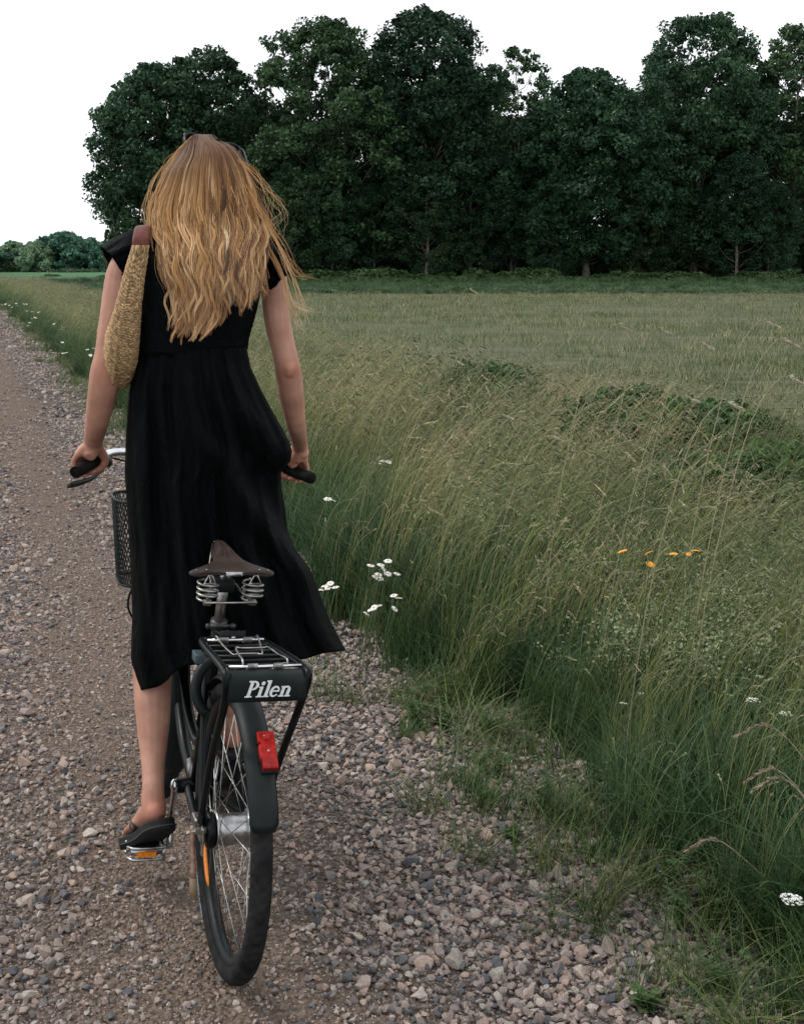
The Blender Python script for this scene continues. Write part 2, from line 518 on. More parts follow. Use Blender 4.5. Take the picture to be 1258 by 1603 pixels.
def scatter_stones():
    out = []
    # (y0, y1, per m2 on the shoulder, size scale)
    for y0, y1, dens, k in ((1.7, 3.2, 3300, 1.0), (3.2, 5.0, 2700, 1.0), (5.0, 8.0, 2300, 1.1), (8.0, 14.0, 1050, 1.3), (14.0, 26.0, 240, 1.8), (26.0, 55.0, 80, 2.6)):
        wl_, wr_ = -4.2, 0.95
        n = int(dens * (y1 - y0) * (wr_ - wl_))
        y = rng.uniform(y0, y1, n); u = rng.uniform(wl_, wr_, n)
        x = edge_x(y) + u
        px, py, d = project(np.stack([x, y, 0 * x], -1))
        o = -u + 0.10 * np.sin(y * 2.1) + 0.05 * np.sin(y * 5.3 + 1)
        tr = track(o)
        sh = smooth(0.75, 0.35, o)
        size = (0.011 + 0.022 * rng.random(n) ** 1.5) * (1 - sh) + sh * (0.014 + 0.018 * rng.random(n))
        big = rng.random(n) < 0.05
        size = np.where(big & (tr < .45), size * rng.uniform(1.4, 2.0, n), size)
        size = size * (1 - 0.36 * tr) * k
        keep = (px > -40) & (px < 1300) & (py < 1680) & (rng.random(n) < (1 - 0.42 * tr)) & (rng.random(n) < 1 - smooth(0.25, 0.9, u))
        keep &= rng.random(n) < np.where(sh > .5, 0.95, 0.72)
        idx = np.nonzero(keep)[0]
        z = terrain(x, y)
        out.append(np.stack([x, y, z + size * rng.uniform(0.02, 0.36, n), rng.normal(0, .5, n), rng.normal(0, .5, n), rng.uniform(0, 6.28, n), size, rng.integers(0, 9, n)], -1)[idx])
    return np.vstack(out)

stones = scatter_stones()
px, py, d = project(stones[:, :3])
shown = stones[:, 6] / d * ((px > 0) & (px < 1258) & (py > 600) & (py < 1600))
order = np.argsort(-shown)
for k in order[:300]:
    s = stones[k]
    src = stone_meshes[int(s[7])]
    o = bpy.data.objects.new('stone', src.data)
    COL.objects.link(o); o.parent = road
    o.location = s[:3]; o.rotation_euler = s[3:6]; o.scale = (s[6],) * 3
fine = []
for y0, y1, dens in ((1.7, 3.2, 6500), (3.2, 5.0, 5200), (5.0, 8.5, 2400)):
    n = int(dens * (y1 - y0) * 4.9)
    y = rng.uniform(y0, y1, n); u = rng.uniform(-4.2, .7, n); x = edge_x(y) + u
    px, py, d = project(np.stack([x, y, 0 * x], -1))
    tr = track(-u + 0.10 * np.sin(y * 2.1) + 0.05 * np.sin(y * 5.3 + 1))
    sz = rng.uniform(.0045, .0095, n) * (1.35 if y0 >= 5 else 1)
    ok = (px > -30) & (px < 1290) & (py < 1660) & (rng.random(n) < 1 - .3 * tr)
    fine.append(np.stack([x, y, terrain(x, y) + sz * rng.uniform(-.1, .3, n), rng.normal(0, .5, n), rng.normal(0, .5, n), rng.uniform(0, 6.28, n), sz, rng.integers(0, 9, n)], -1)[ok])
scatter('gravel', stone_meshes, np.vstack([stones[order[300:]]] + fine), parent=road)

# ------------------------------------------------------------------ grass prototypes
def blade(mb, base, direction, h, wd, lean, seg=5, droop=0.0, tint=(1, 1, 1), twist=0.0, tip=None):
    """one tapering blade that bends over towards direction"""
    a = direction
    t = np.linspace(0, 1, seg + 1)
    out = lean * t ** 2 * h
    zz = h * (t - droop * t ** 3)
    P = np.stack([base[0] + out * math.cos(a), base[1] + out * math.sin(a), base[2] + zz], -1)
    ww = wd * (1 - t ** 2 * 0.95)
    ca = a + math.pi / 2 + twist
    Wv = np.stack([np.cos(ca) * ww / 2, np.sin(ca) * ww / 2, 0 * ww], -1)
    V = np.empty((2 * (seg + 1), 3)); V[0::2] = P - Wv; V[1::2] = P + Wv
    F = [(2 * i, 2 * i + 1, 2 * i + 3, 2 * i + 2) for i in range(seg)]
    tt = np.asarray(tint, float)
    C = np.repeat(tt[None], len(V), 0)
    if tip is not None:
        k = np.repeat(smooth(0.45, 1.0, t), 2)[:, None]
        C = C * (1 - k) + np.asarray(tip) * k
    mb.add(V, F, C)
    return P

def panicle(mb, P, r, n, size, tint, spread=0.6, length=0.35, wind=0.0):
    """seed head along the upper part of the stem path P"""
    m = len(P)
    for i in range(n):
        t = 1 - length * r.random()
        q = P[0] * 0
        f = t * (m - 1); i0 = min(int(f), m - 2); q = P[i0] + (P[i0 + 1] - P[i0]) * (f - i0)
        dvec = P[i0 + 1] - P[i0]; dvec = dvec / np.linalg.norm(dvec)
        rnd = r.normal(size=3); rnd /= np.linalg.norm(rnd)
        v = dvec + spread * rnd; v /= np.linalg.norm(v)
        l = size * r.uniform(.6, 1.3)
        sidev = np.cross(v, r.normal(size=3)); sidev = sidev / np.linalg.norm(sidev) * l * 0.13
        a = q + v * l * 0.1
        mb.add([a, a + v * l * .5 + sidev, a + v * l, a + v * l * .5 - sidev], [(0, 1, 2, 3)], np.asarray(tint) * r.uniform(.75, 1.2))

GREEN = [(0.030, 0.055, 0.014), (0.060, 0.095, 0.024), (0.10, 0.14, 0.038)]
grass_m = leafmat('meadow_blades', [(0.034, 0.064, 0.017), (0.066, 0.108, 0.029), (0.108, 0.152, 0.044), (0.155, 0.18, 0.064)], nscale=1.1, rnd=0.6, tint=True, trans=.2)
lush_m = leafmat('lush_blades', [(0.020, 0.052, 0.020), (0.042, 0.090, 0.032), (0.075, 0.128, 0.046)], nscale=1.3, rnd=0.5, tint=True)
straw_m = leafmat('seed_heads', [(0.115, 0.105, 0.05), (0.19, 0.16, 0.09), (0.27, 0.23, 0.14)], nscale=1.5, rnd=0.6, tint=True, trans=0.2)

WIND = 0.35      # the wind blows towards +x and a little away
def grass_clump(seed, n, h, spread, mat, hv=0.35, wd=0.005, stems=0, stem_h=0.9, straw=0.15, heads=22, head_size=0.03):
    r = np.random.default_rng(seed)
    mb = MB()
    for i in range(n):
        a = r.uniform(0, 6.28); rad = spread * math.sqrt(r.random())
        base = (rad * math.cos(a), rad * math.sin(a), -0.02)
        direction = r.normal(WIND * 0.5, 1.25)
        tint = (1, 1, 1) if r.random() > straw else (2.2, 1.6, 2.3)
        blade(mb, base, direction, h * r.uniform(1 - hv, 1 + hv), wd * r.uniform(.6, 1.4), r.uniform(.1, .75) if h > .25 else r.uniform(.3, 1.6), 5, r.uniform(0, .35), np.array(tint) * r.uniform(.8, 1.15), twist=r.normal(0, .5))
    for i in range(stems):
        a = r.uniform(0, 6.28); rad = spread * math.sqrt(r.random())
        hh = stem_h * r.uniform(.7, 1.2)
        da = r.normal(WIND * .4, .45); ln = hh * r.uniform(.12, .42); hook = r.uniform(.05, .13)
        b0 = np.array([rad * math.cos(a), rad * math.sin(a), -.02]); dv = np.array([math.cos(da), math.sin(da), 0])
        P = spline([b0, b0 + dv * ln * .25 + (0, 0, hh * .5), b0 + dv * ln * .75 + (0, 0, hh * .88), b0 + dv * (ln + hook * .35) + (0, 0, hh * 1.0), b0 + dv * (ln + hook) + (0, 0, hh * r.uniform(.93, 1.04))], 11)
        pale = r.random() < .7
        c = np.array((3.3, 2.3, 4.3)) * r.uniform(.7, 1.15) if pale else np.array((2.2, 1.45, 2.6)) * r.uniform(.75, 1.1)
        bs_ = np.array((1.25, 1.1, .9)) if r.random() < .6 else np.array((2.1, 1.5, 2.1)) * r.uniform(.6, 1)
        sd_ = np.array([-math.sin(da + .8), math.cos(da + .8), 0])
        wv_ = np.linspace(.0013, .0007, 11)[:, None]
        V = np.empty((22, 3)); V[0::2] = P - sd_ * wv_; V[1::2] = P + sd_ * wv_
        kk = np.repeat(smooth(4, 9, np.arange(11)), 2)[:, None]
        mb.add(V, [(2 * q, 2 * q + 1, 2 * q + 3, 2 * q + 2) for q in range(10)], bs_ * (1 - kk) + c * kk)
        panicle(mb, P, r, heads, head_size, c, spread=r.uniform(.15, .5), length=r.uniform(.12, .20))
    return mb.build('grass', mat, smooth=False)

tall = [grass_clump(200 + i, 46, 0.42, 0.13, grass_m, stems=7, stem_h=0.84, heads=40, head_size=.0125) for i in range(5)]
tall += [grass_clump(210 + i, 40, 0.36, 0.13, grass_m, stems=13, stem_h=0.78, straw=.26, heads=40, head_size=.0125) for i in range(4)]
lush = [grass_clump(220 + i, 75, 0.46, 0.13, lush_m, stems=0, straw=.03, wd=0.006, hv=.45) for i in range(4)]
short = [grass_clump(230 + i, 36, 0.17, 0.09, grass_m, stems=0, straw=.22, hv=.5, wd=0.004) for i in range(4)]
# bedstraw: froth of tiny cream flowers on thin stems
bed_m = leafmat('bedstraw_froth', [(0.07, 0.10, 0.035), (0.09, 0.12, 0.045), (0.12, 0.15, 0.06)], nscale=3, tint=True)
def bedstraw(seed):
    r = np.random.default_rng(seed); mb = MB()
    for i in range(16):
        a = r.uniform(0, 6.28); rad = .14 * math.sqrt(r.random())
        P = blade(mb, (rad * math.cos(a), rad * math.sin(a), 0), r.uniform(0, 6.28), r.uniform(.4, .68), .004, r.uniform(.1, .5), 6, .1)
        for k in range(60):
            t = r.uniform(.68, 1.0); f = t * 6; i0 = min(int(f), 5)
            q = P[i0] + (P[i0 + 1] - P[i0]) * (f - i0) + r.normal(0, .02, 3)
            v = r.normal(size=3); v /= np.linalg.norm(v); s2 = np.cross(v, r.normal(size=3)); s2 /= np.linalg.norm(s2)
            l = r.uniform(.006, .0095)
            white = r.random() < .62
            mb.add([q - v * l, q + s2 * l, q + v * l, q - s2 * l], [(0, 1, 2, 3)], (3.6, 3.1, 4.6) if white else (1, 1, 1))
    return mb.build('bedstraw', bed_m, smooth=False)
beds = [bedstraw(300 + i) for i in range(3)]

def verge_points():
    P_tall, P_lush, P_short, P_bed = [], [], [], []
    def lf(x, y, s, ph): return np.sin(x * s + ph + 1.3 * np.sin(y * s * .7 + ph)) * np.sin(y * s * .8 + ph * 2)
    for y0, y1, dens, k in ((1.6, 4, 125, .9), (4, 7, 120, 1.0), (7, 12, 90, 1.1), (12, 22, 48, 1.25), (22, 45, 15, 1.5), (45, 110, 4.5, 2.0)):
        wv = 5.3
        n = int(dens * (y1 - y0) * wv)
        y = rng.uniform(y0, y1, n); u = rng.uniform(-0.45, wv - .15, n)
        x = edge_x(y) + u
        z = terrain(x, y)
        px, py, d = project(np.stack([x, y, z + .4], -1))
        ok = (px > -160) & (px < 1420) & (rng.random(n) < 1 - smooth(3.9, 5.1, u))
        edge = u - 0.12 - 0.12 * np.sin(y * 1.9) - .08 * np.sin(y * 4.7 + 1) - 0.10 * smooth(4.0, 2.6, y)
        grow = smooth(-.1, .5, edge)
        patch = lf(x, y, 1.3, .4)
        r1 = rng.random(n)
        is_short = (edge < .12) & (edge > -0.42)
        keep_short = is_short & (rng.random(n) < .20 + .7 * smooth(-.35, .1, edge)) & (lf(x, y, 3.1, 2.) > -.25)
        body = edge >= .12
        lush_near = (edge < 1.0) & (r1 < .62) | (patch > .35) & (r1 < .5)
        bedp = (lf(x, y, .9, 3.3) > .25) & (edge > 0.7) & (rng.random(n) < .05) & (y < 14)
        hgt_ = (.42 + .62 * grow) * rng.uniform(.8, 1.2, n) * (1 + .25 * lf(x, y, .8, 1.)) * (1 - .28 * smooth(1.5, 2.6, u)) * (1 - .2 * smooth(3.2, 4.3, u))
        sc = np.where(k < 1.3, hgt_ * .9 + .12, k * (.6 + .4 * grow))
        row = np.stack([x, y, z, rng.normal(0, .08, n), rng.normal(.05, .08, n), rng.normal(0, .45, n) + np.where(lush_near, rng.uniform(0, 6.28, n), 0), sc, r1 * 0, hgt_], -1)
        pad = rng.integers(0, 100, n)
        a = ok & body & ~lush_near & ~bedp; q = row[a].copy(); q[:, 7] = pad[a] % len(tall); P_tall.append(q)
        a = ok & body & lush_near & ~bedp; q = row[a].copy(); q[:, 7] = pad[a] % len(lush); P_lush.append(q)
        a = ok & keep_short; q = row[a].copy(); q[:, 6] = k * rng.uniform(.5, 1.2, len(q)); q[:, 8] = rng.uniform(.5, 1.2, len(q)); q[:, 7] = pad[a] % len(short); P_short.append(q)
        a = ok & body & bedp; q = row[a].copy(); q[:, 6] = 1.1; q[:, 7] = pad[a] % len(beds); P_bed.append(q)
    return [np.vstack(q) for q in (P_tall, P_lush, P_short, P_bed)]
pt, pl_, ps, pb = verge_points()
# the froth of bedstraw on the right of the picture
extra = []
for px_, py_, Y_, n_ in ((1010, 915, 5.3, 14), (1120, 895, 5.5, 14), (1200, 925, 5.2, 14), (1250, 890, 5.4, 10), (940, 895, 5.8, 8), (860, 850, 6.4, 6), (1080, 955, 4.9, 9), (780, 745, 8.5, 7), (760, 790, 7.6, 5), (880, 620, 12.0, 8), (830, 730, 9, 5)):
    c = at(px_, py_, Y_)
    for k in range(n_):
        x, y = c[0] + rng.normal(0, .22), c[1] + rng.normal(0, .3)
        zt = float(terrain(x, y))
        extra.append((x, y, zt, rng.normal(0, .1), rng.normal(0, .1), rng.uniform(0, 6.28), 1.0, rng.integers(0, 3), max(.6, (c[2] - zt) / .58) * rng.uniform(.85, 1.1)))
pb = np.vstack([pb, np.array(extra)])
print('verge clumps', len(pt), len(pl_), len(ps), len(pb))
scatter('tall_grass', tall, pt, label='tall feathery grass gone to seed along the gravel road', cat='grass')
lush2 = [grass_clump(240 + i, 60, 0.46, 0.16, lush_m, stems=0, straw=.2, wd=0.014, hv=.45) for i in range(4)]
scatter('lush_grass', lush, pl_, label='dense dark green grass along the foot of the verge', cat='grass')
scatter('short_grass', short, ps, label='short sparse grass creeping over the edge of the gravel', cat='grass')
scatter('bedstraw', beds, pb, label='pale froth of tiny cream wildflowers among the tall grass', cat='wildflowers')

# sprouts of the crop field, in drill rows
def sprout(seed, straw):
    r = np.random.default_rng(seed); mb = MB()
    for i in range(22):
        t = (3.0, 2.1, 3.7) if r.random() < straw else (.72, .78, .7)
        blade(mb, (r.normal(0, .22), r.normal(0, .05), 0), r.uniform(0, 6.28), r.uniform(.08, .24), .008, r.uniform(.2, .9), 3, .2, t)
    return mb.build('sprout', grass_m, smooth=False)
sprouts = [sprout(400 + i, (.2, .38, .56, .26)[i]) for i in range(4)]
rows_ = []
for y0, y1, dens, k in ((5, 12, 18, .7), (12, 24, 11, .8), (24, 45, 5.5, .95), (45, 75, 2.2, 1.2)):
    n = int(dens * (y1 - y0) * (.72 * y1 + 8))
    y = rng.uniform(y0, y1, n); x = rng.uniform(-.38 * y1, .38 * y1, n)
    r_ = (y + .14 * x) / .42
    y = y + (np.round(r_) - r_) * .42 * .85
    u = x - edge_x(y)
    z = terrain(x, y)
    px, py, d = project(np.stack([x, y, z], -1))
    gap = np.sin(x * .35 + 2 * np.sin(y * .21)) * np.sin(y * .33 + x * .06)
    ok = (u > 4.0) & (px > 300) & (px < 1350) & (rng.random(n) < .62 + .4 * gap)
    rows_.append(np.stack([x, y, z, 0 * x, 0 * x, rng.normal(-.14, .2, n), k * rng.uniform(.7, 1.2, n), rng.integers(0, 4, n)], -1)[ok])
    # left of the rider the same field runs on in the distance
    ok = (u > 4.0) & (px > -60) & (px <= 300) & (y > 20)
    rows_.append(np.stack([x, y, z, 0 * x, 0 * x, rng.normal(-.14, .2, n), k * rng.uniform(.9, 1.4, n), rng.integers(0, 4, n)], -1)[ok])
rows_ = np.vstack(rows_)
print('sprouts', len(rows_))
n = 5200
y = rng.uniform(75, 113, n); x = rng.uniform(-42, 46, n)
px, py, d = project(np.stack([x, y, 0 * x], -1))
ok = (px > -20) & (px < 1290) & (x - edge_x(y) > 4.4)
sg = np.stack([x, y, terrain(x, y), 0 * x, 0 * x, rng.uniform(0, 6.28, n), rng.uniform(1.6, 2.8, n), rng.integers(0, 4, n), rng.uniform(.2, .75, n) * (1 + .9 * (y > 104))], -1)[ok]
STRIP = sg
scatter('crop_sprouts', sprouts, rows_, label='young crop sprouting in rows through pale stubble', cat='crop')

scatter('strip_grass', lush2, STRIP, label='rough green grass in a strip between the crop field and the wood', cat='grass')

# the left side of the road, just outside the picture
n = 1500
y = rng.uniform(2, 40, n); u = rng.uniform(-8.5, -5.9, n); x = edge_x(y) + u
scatter('roadside_grass', lush, np.stack([x, y, terrain(x, y) - .04, 0 * x, 0 * x, rng.uniform(0, 6.28, n), rng.uniform(1, 1.6, n), rng.integers(0, 4, n), rng.uniform(.4, 1.1, n)], -1), label='green grass along the far left edge of the gravel road', cat='grass')
# ------------------------------------------------------------------ trees
bark_m = simple('tree_bark', (0.18, 0.16, 0.135), 0.9, noise=.4, nscale=3, bump=.8, bscale=14, spec=.1)
oak_m = leafmat('tree_leaves', [(0.010, 0.034, 0.016), (0.022, 0.060, 0.028), (0.048, 0.102, 0.048)], nscale=.3, rnd=.7, trans=.22)
oak2_m = leafmat('tree_leaves_fresh', [(0.016, 0.044, 0.018), (0.036, 0.080, 0.030), (0.075, 0.135, 0.055)], nscale=.28, rnd=.7, trans=.25)
oak3_m = leafmat('tree_leaves_mid', [(0.014, 0.046, 0.020), (0.030, 0.078, 0.034), (0.058, 0.118, 0.052)], nscale=.28, rnd=.7, trans=.22)
hazy_pale_m = leafmat('hazy_pale_leaves', [(0.10, 0.19, 0.11), (0.17, 0.27, 0.155), (0.27, 0.37, 0.22)], nscale=.3, rnd=.6, trans=.25)  # far trees: leaf colour lightened to stand in for distance haze
hazy_dark_m = leafmat('hazy_dark_leaves', [(0.036, 0.11, 0.075), (0.06, 0.15, 0.10), (0.095, 0.20, 0.13)], nscale=.3, rnd=.5, trans=.2)  # the darker far trees, haze likewise mixed into the leaf colour as teal

def leaf_quads(C, R, per, size, r, up=.35):
    """leaf-clump faces scattered in balls (C centres, R radii), denser at the shell"""
    n = len(C) * per
    c = np.repeat(C, per, 0); rad = np.repeat(R, per)
    d = r.normal(size=(n, 3)); d /= np.linalg.norm(d, axis=1)[:, None]
    p = c + d * (rad * r.uniform(.25, 1.0, n) ** .6)[:, None] * np.array([1, 1, .72])
    nrm = d * .6 + r.normal(size=(n, 3)) * .9 + np.array([0, 0, up]); nrm /= np.linalg.norm(nrm, axis=1)[:, None]
    a = np.cross(nrm, r.normal(size=(n, 3))); a /= np.linalg.norm(a, axis=1)[:, None]
    b_ = np.cross(nrm, a)
    s = size * r.uniform(.6, 1.4, n)[:, None]
    V = np.empty((n, 4, 3))
    V[:, 0] = p - a * s * .62; V[:, 1] = p + b_ * s * .36 - a * s * .05; V[:, 2] = p + a * s * .62; V[:, 3] = p - b_ * s * .36 + a * s * .08
    return V.reshape(-1, 3), np.arange(n * 4).reshape(-1, 4)

def tree_shape(seed, H, W, base, n_clumps, per, leaf, profile, clump=1.35, trunk_r=.38, lean=0.0, hollow=.45):
    """profile: (height fraction, width fraction) of the crown; returns crown and trunk data"""
    r = np.random.default_rng(seed)
    C, R = [], []
    # several leaders share the crown: each is a column of its own with its own top
    nl = max(3, int(W / 1.9))
    lead = [(0.0, 0.0, 1.0, W * .30)]
    LP = [(0, .65), (.2, .9), (.5, 1.0), (.8, .88), (.92, .62), (1, .3)]
    for k in range(nl * 2):
        a, q = r.uniform(0, 6.28), W / 2 * r.uniform(.25, .80)
        lead.append((q * math.cos(a), q * math.sin(a), float(r.uniform(.66, 1.0) * (1 - .40 * (q / (W / 2)) ** 2.4)), W * r.uniform(.17, .27)))
    wts = np.array([l[2] * l[3] for l in lead]); wts /= wts.sum()
    lobes = [(r.uniform(0, 6.28), r.uniform(.1, .98), r.uniform(.10, .30)) for _ in range(16)]
    while len(C) < n_clumps:
        if r.random() < .62:          # the crown as a whole, lobed
            t = r.random() ** (.5 if r.random() < .4 else 1.15); a = r.uniform(0, 6.28)
            wv = interp(t, profile) * W / 2 * .97
            for la, lt, ls in lobes:
                wv *= 1 + ls * (math.cos(a - la) if math.cos(a - la) > 0 else .5 * math.cos(a - la)) * math.exp(-((t - lt) / .10) ** 2)
            rad = wv * (hollow * .6 + (1 - hollow * .6) * math.sqrt(r.random())) * (1.0 if r.random() < .86 else 1.12)
            ztop = 1 - .07 * abs(math.sin(a * 2 + seed)) * (rad / (W / 2)) * 2
            C.append((rad * math.cos(a) + lean * t, rad * math.sin(a), base + t * (H - base) * ztop - clump * .45)); R.append(clump * r.uniform(.5, 1.3) * (1 - .25 * t))
            continue
        lx, ly, lt, lr = lead[r.choice(len(lead), p=wts)]
        t = r.random() ** .62
        a = r.uniform(0, 6.28)
        wv = interp(t, LP) * lr * 1.2 * r.uniform(.8, 1.2)
        rad = wv * (hollow + (1 - hollow) * math.sqrt(r.random()))
        z = min(base + t * (H - base) * lt, H - clump * .3)
        sp_ = .72 + .28 * interp(t * lt, profile)
        C.append((lx * sp_ + rad * math.cos(a) + lean * t, ly * sp_ + rad * math.sin(a), z - clump * .4)); R.append(clump * r.uniform(.5, 1.3) * (1 - .28 * t * lt))
    C, R = np.array(C), np.array(R)
    near = (np.linalg.norm(C[:, None] - C[None], axis=2) < clump * 1.7).sum(1)
    C, R = C[near > 4], R[near > 4]
    V, F = leaf_quads(C, R, per, leaf, r)
    mb = MB()
    th = base + (H - base) * .72
    hz = np.linspace(0, th, 9)
    path = np.stack([lean * np.clip((hz - base) / (H - base), 0, 1) + .12 * np.sin(hz * .5 + seed), .12 * np.cos(hz * .43 + seed), hz - .2], -1)
    mb.tube(path, trunk_r * (1.0 - .8 * (hz / th)) * (1 + .45 * np.exp(-hz / .5)), 9)
    for k in r.choice(len(C), min(46, len(C)), replace=False):
        c = C[k]; z0 = max(base * .7, c[2] - r.uniform(.35, .8) * np.hypot(c[0], c[1]) - .6)
        z0 = min(z0, th * .97)
        f = z0 / th * 8; i0 = min(int(f), 7); q = path[i0] + (path[i0 + 1] - path[i0]) * (f - i0)
        midp = (q + c) / 2 + np.array([0, 0, -.35 + r.normal(0, .3)])
        mb.tube(spline([q, midp, c], 6), np.linspace(.085 * trunk_r / .38 * (1.2 - z0 / th * .6), .02, 6), 5)
    return (V, F), mb

def make_tree(label, loc, crown, trunk_mb, leaf_mat, group=None, s=(1, 1, 1), rz=0.0, data=None):
    t = thing('tree', label, 'tree', loc, group)
    t.rotation_euler = (0, 0, rz); t.scale = s
    if data is None:
        c = mesh_obj('crown', crown[0], crown[1], leaf_mat, t, smooth=False)
        k = trunk_mb.build('trunk', bark_m, t)
    else:
        c = data[0].copy(); k = data[1].copy()
        COL.objects.link(c); COL.objects.link(k); c.parent = t; k.parent = t
    return t, c, k

P_round = [(0, .45), (.12, .85), (.35, 1.0), (.6, .92), (.8, .7), (.93, .42), (1, .12)]
P_tall = [(0, .5), (.1, .8), (.3, .95), (.55, 1.0), (.75, .90), (.9, .66), (1, .28)]
P_broad = [(0, .6), (.15, .95), (.45, 1.0), (.7, .95), (.86, .7), (.96, .4), (1, .15)]
P_wisp = [(0, .3), (.3, .5), (.5, .75), (.75, 1.0), (.9, .75), (1, .2)]
YT = 120.0
def place(px, top, Y, wpx):
    """base point, height and width of a tree seen at column px with its top at row top"""
    x = (px - 629) / FPX * (Y * CP + 1.3 * SP)
    zt = at(px, top, Y)[2]
    z0 = float(terrain(x, Y)) + .05
    return (x, Y, z0), zt - z0, wpx / FPX * Y
front = [
    # px, top, Y, width px, profile, base, clumps, per, leaf mat, label
    (258, 96, 120, 172, P_tall, 1.8, 200, 105, 'leafy dark tree at the left end of the wood beside pale sky'),
    (335, 74, 122, 190, P_tall, 2.0, 190, 95, 'tree with open airy top just above the cyclist\'s sunglasses'),
    (520, 27, 120, 215, P_broad, 2.6, 230, 105, 'broad tree with a two-humped top right of the cyclist\'s head'),
    (665, 9, 119, 205, P_tall, 2.8, 230, 105, 'tallest tree of the wood, in the middle of its front edge'),
    (806, 72, 126, 105, P_wisp, 9.0, 60, 60, 'thin wispy treetop with pale gaps beside the tallest tree'),
    (915, 108, 117, 235, P_round, 2.6, 240, 110, 'low round-topped tree between the two tallest groups'),
    (1085, 20, 121, 215, P_tall, 2.6, 230, 105, 'tall dark tree with a narrow knobbly top in the right group'),
    (1232, 36, 120, 175, P_tall, 2.6, 170, 95, 'slender tree at the right end of the wood with sky gaps'),
]
fr_data = []
for i, (px_, top_, Y_, wpx_, prof, base_, nc, per, lab) in enumerate(front):
    loc, H_, W_ = place(px_, top_, Y_, wpx_)
    cr, tr = tree_shape(500 + i, H_ + .3, W_ * 1.12, base_, int(nc * 3.1), int(per * .92), .29, prof, clump=1.15 if W_ > 8 else .8, trunk_r=.34 if W_ > 8 else .2)
    t, c, k = make_tree(lab, loc, cr, tr, (oak_m, oak2_m, oak2_m, oak_m, oak2_m, oak3_m, oak_m, oak2_m)[i])
    fr_data.append((c, k, H_))
back = [(290, 190), (405, 150), (455, 190), (590, 120), (720, 110), (770, 185), (845, 170), (1000, 150), (1040, 130), (1160, 120), (1290, 120), (1350, 80), (-60, 330)]
for i, (px_, top_) in enumerate(back):
    if px_ < 0: continue
    Y_ = 131 + 3.5 * (i % 4)
    loc, H_, W_ = place(px_, top_, Y_, 10)
    c, k, h0 = fr_data[(i * 3 + 1) % 8 if (i * 3 + 1) % 8 != 4 else 5]
    s_ = H_ / h0
    make_tree('shaded tree standing in the second row of the wood', loc, None, None, None, 'trees of the second row in the wood', (s_ * .95, s_ * .95, s_), i * 1.3, (c, k))
# slim trunks inside the wood, seen between the crowns
for i, px_ in enumerate((455, 520, 585, 668, 735, 800, 868, 985, 1035, 1150, 1200, 1290)):
    loc, H_, W_ = place(px_, (262, 238, 286, 250)[i % 4], 115.5 + 1.5 * (i % 3), 10)
    c, k, h0 = fr_data[(1, 3, 6, 7)[i % 4]]
    s_ = H_ / h0
    make_tree('lower broad tree filling the wood edge under the tall crowns', loc, None, None, None, 'understorey trees along the wood edge', (s_ * 1.05, s_ * 1.0, s_), i * 2.1, (c, k))

# shrubs at the foot of the wood
shrub_m = leafmat('shrub_leaves', [(0.024, 0.06, 0.02), (0.05, 0.10, 0.034), (0.085, 0.145, 0.05)], nscale=.8, rnd=.6, trans=.2)
def shrub_shape(seed, W, H, n, per, leaf, clump):
    r = np.random.default_rng(seed)
    a = r.uniform(0, 6.28, n); t = r.random(n) ** .7; rad = W / 2 * np.sqrt(r.random(n)) * np.sqrt(1.02 - t ** 2)
    C = np.stack([rad * np.cos(a), rad * np.sin(a), t * (H - clump * .6)], -1)
    V, F = leaf_quads(C, clump * r.uniform(.6, 1.2, n), per, leaf, r)
    mb = MB()
    for k in range(min(14, n)):
        mb.tube(spline([(r.normal(0, W * .05), r.normal(0, W * .05), -.1), C[k] * np.array([.6, .6, .5]), C[k]], 5), np.linspace(.012 * H + .004, .004, 5), 5)
    return (V, F), mb
sh0 = None
for i, px_ in enumerate(range(455, 1300, 26)):
    px_ += int(rng.integers(-10, 10))
    Y_ = 113 + float(rng.uniform(-2, 3))
    loc, H_, W_ = place(px_, 428 + int(rng.integers(-9, 6)), Y_, 55)
    if sh0 is None or i < 4:
        cr, tr = shrub_shape(700 + i, 4.0, 1.7, 34, 70, .26, .62)
        t = thing('shrub', 'low leafy shrub at the shaded foot of the wood', 'shrub', loc, 'shrubs along the foot of the wood')
        a_ = mesh_obj('foliage', cr[0], cr[1], shrub_m, t, smooth=False); b_ = tr.build('stem', bark_m, t)
        sh0 = (sh0 or []) + [(a_, b_)]
    else:
        t = thing('shrub', 'low leafy shrub at the shaded foot of the wood', 'shrub', loc, 'shrubs along the foot of the wood')
        for q in sh0[i % 4]:
            q2 = q.copy(); COL.objects.link(q2); q2.parent = t
    t.rotation_euler = (0, 0, i * 1.7); t.scale = (float(rng.uniform(.7, 1.2)), 1, H_ / 1.7)

# taller bushes that close the wood below the crowns
for i, px_ in enumerate(range(215, 1340, 30)):
    Y_ = 130 + 4.0 * (i % 3)
    loc, H_, W_ = place(px_ + int(rng.integers(-14, 14)), 362 + int(rng.integers(-26, 16)), Y_, 55)
    t = thing('bush', 'tall bush in the dark interior of the wood behind the trunks', 'bush', loc, 'bushes in the dark interior of the wood')
    for q in sh0[i % 4]:
        q2 = q.copy(); COL.objects.link(q2); q2.parent = t
    t.rotation_euler = (0, 0, i * 1.7); t.scale = (1.3, 1.3, H_ / 1.7)

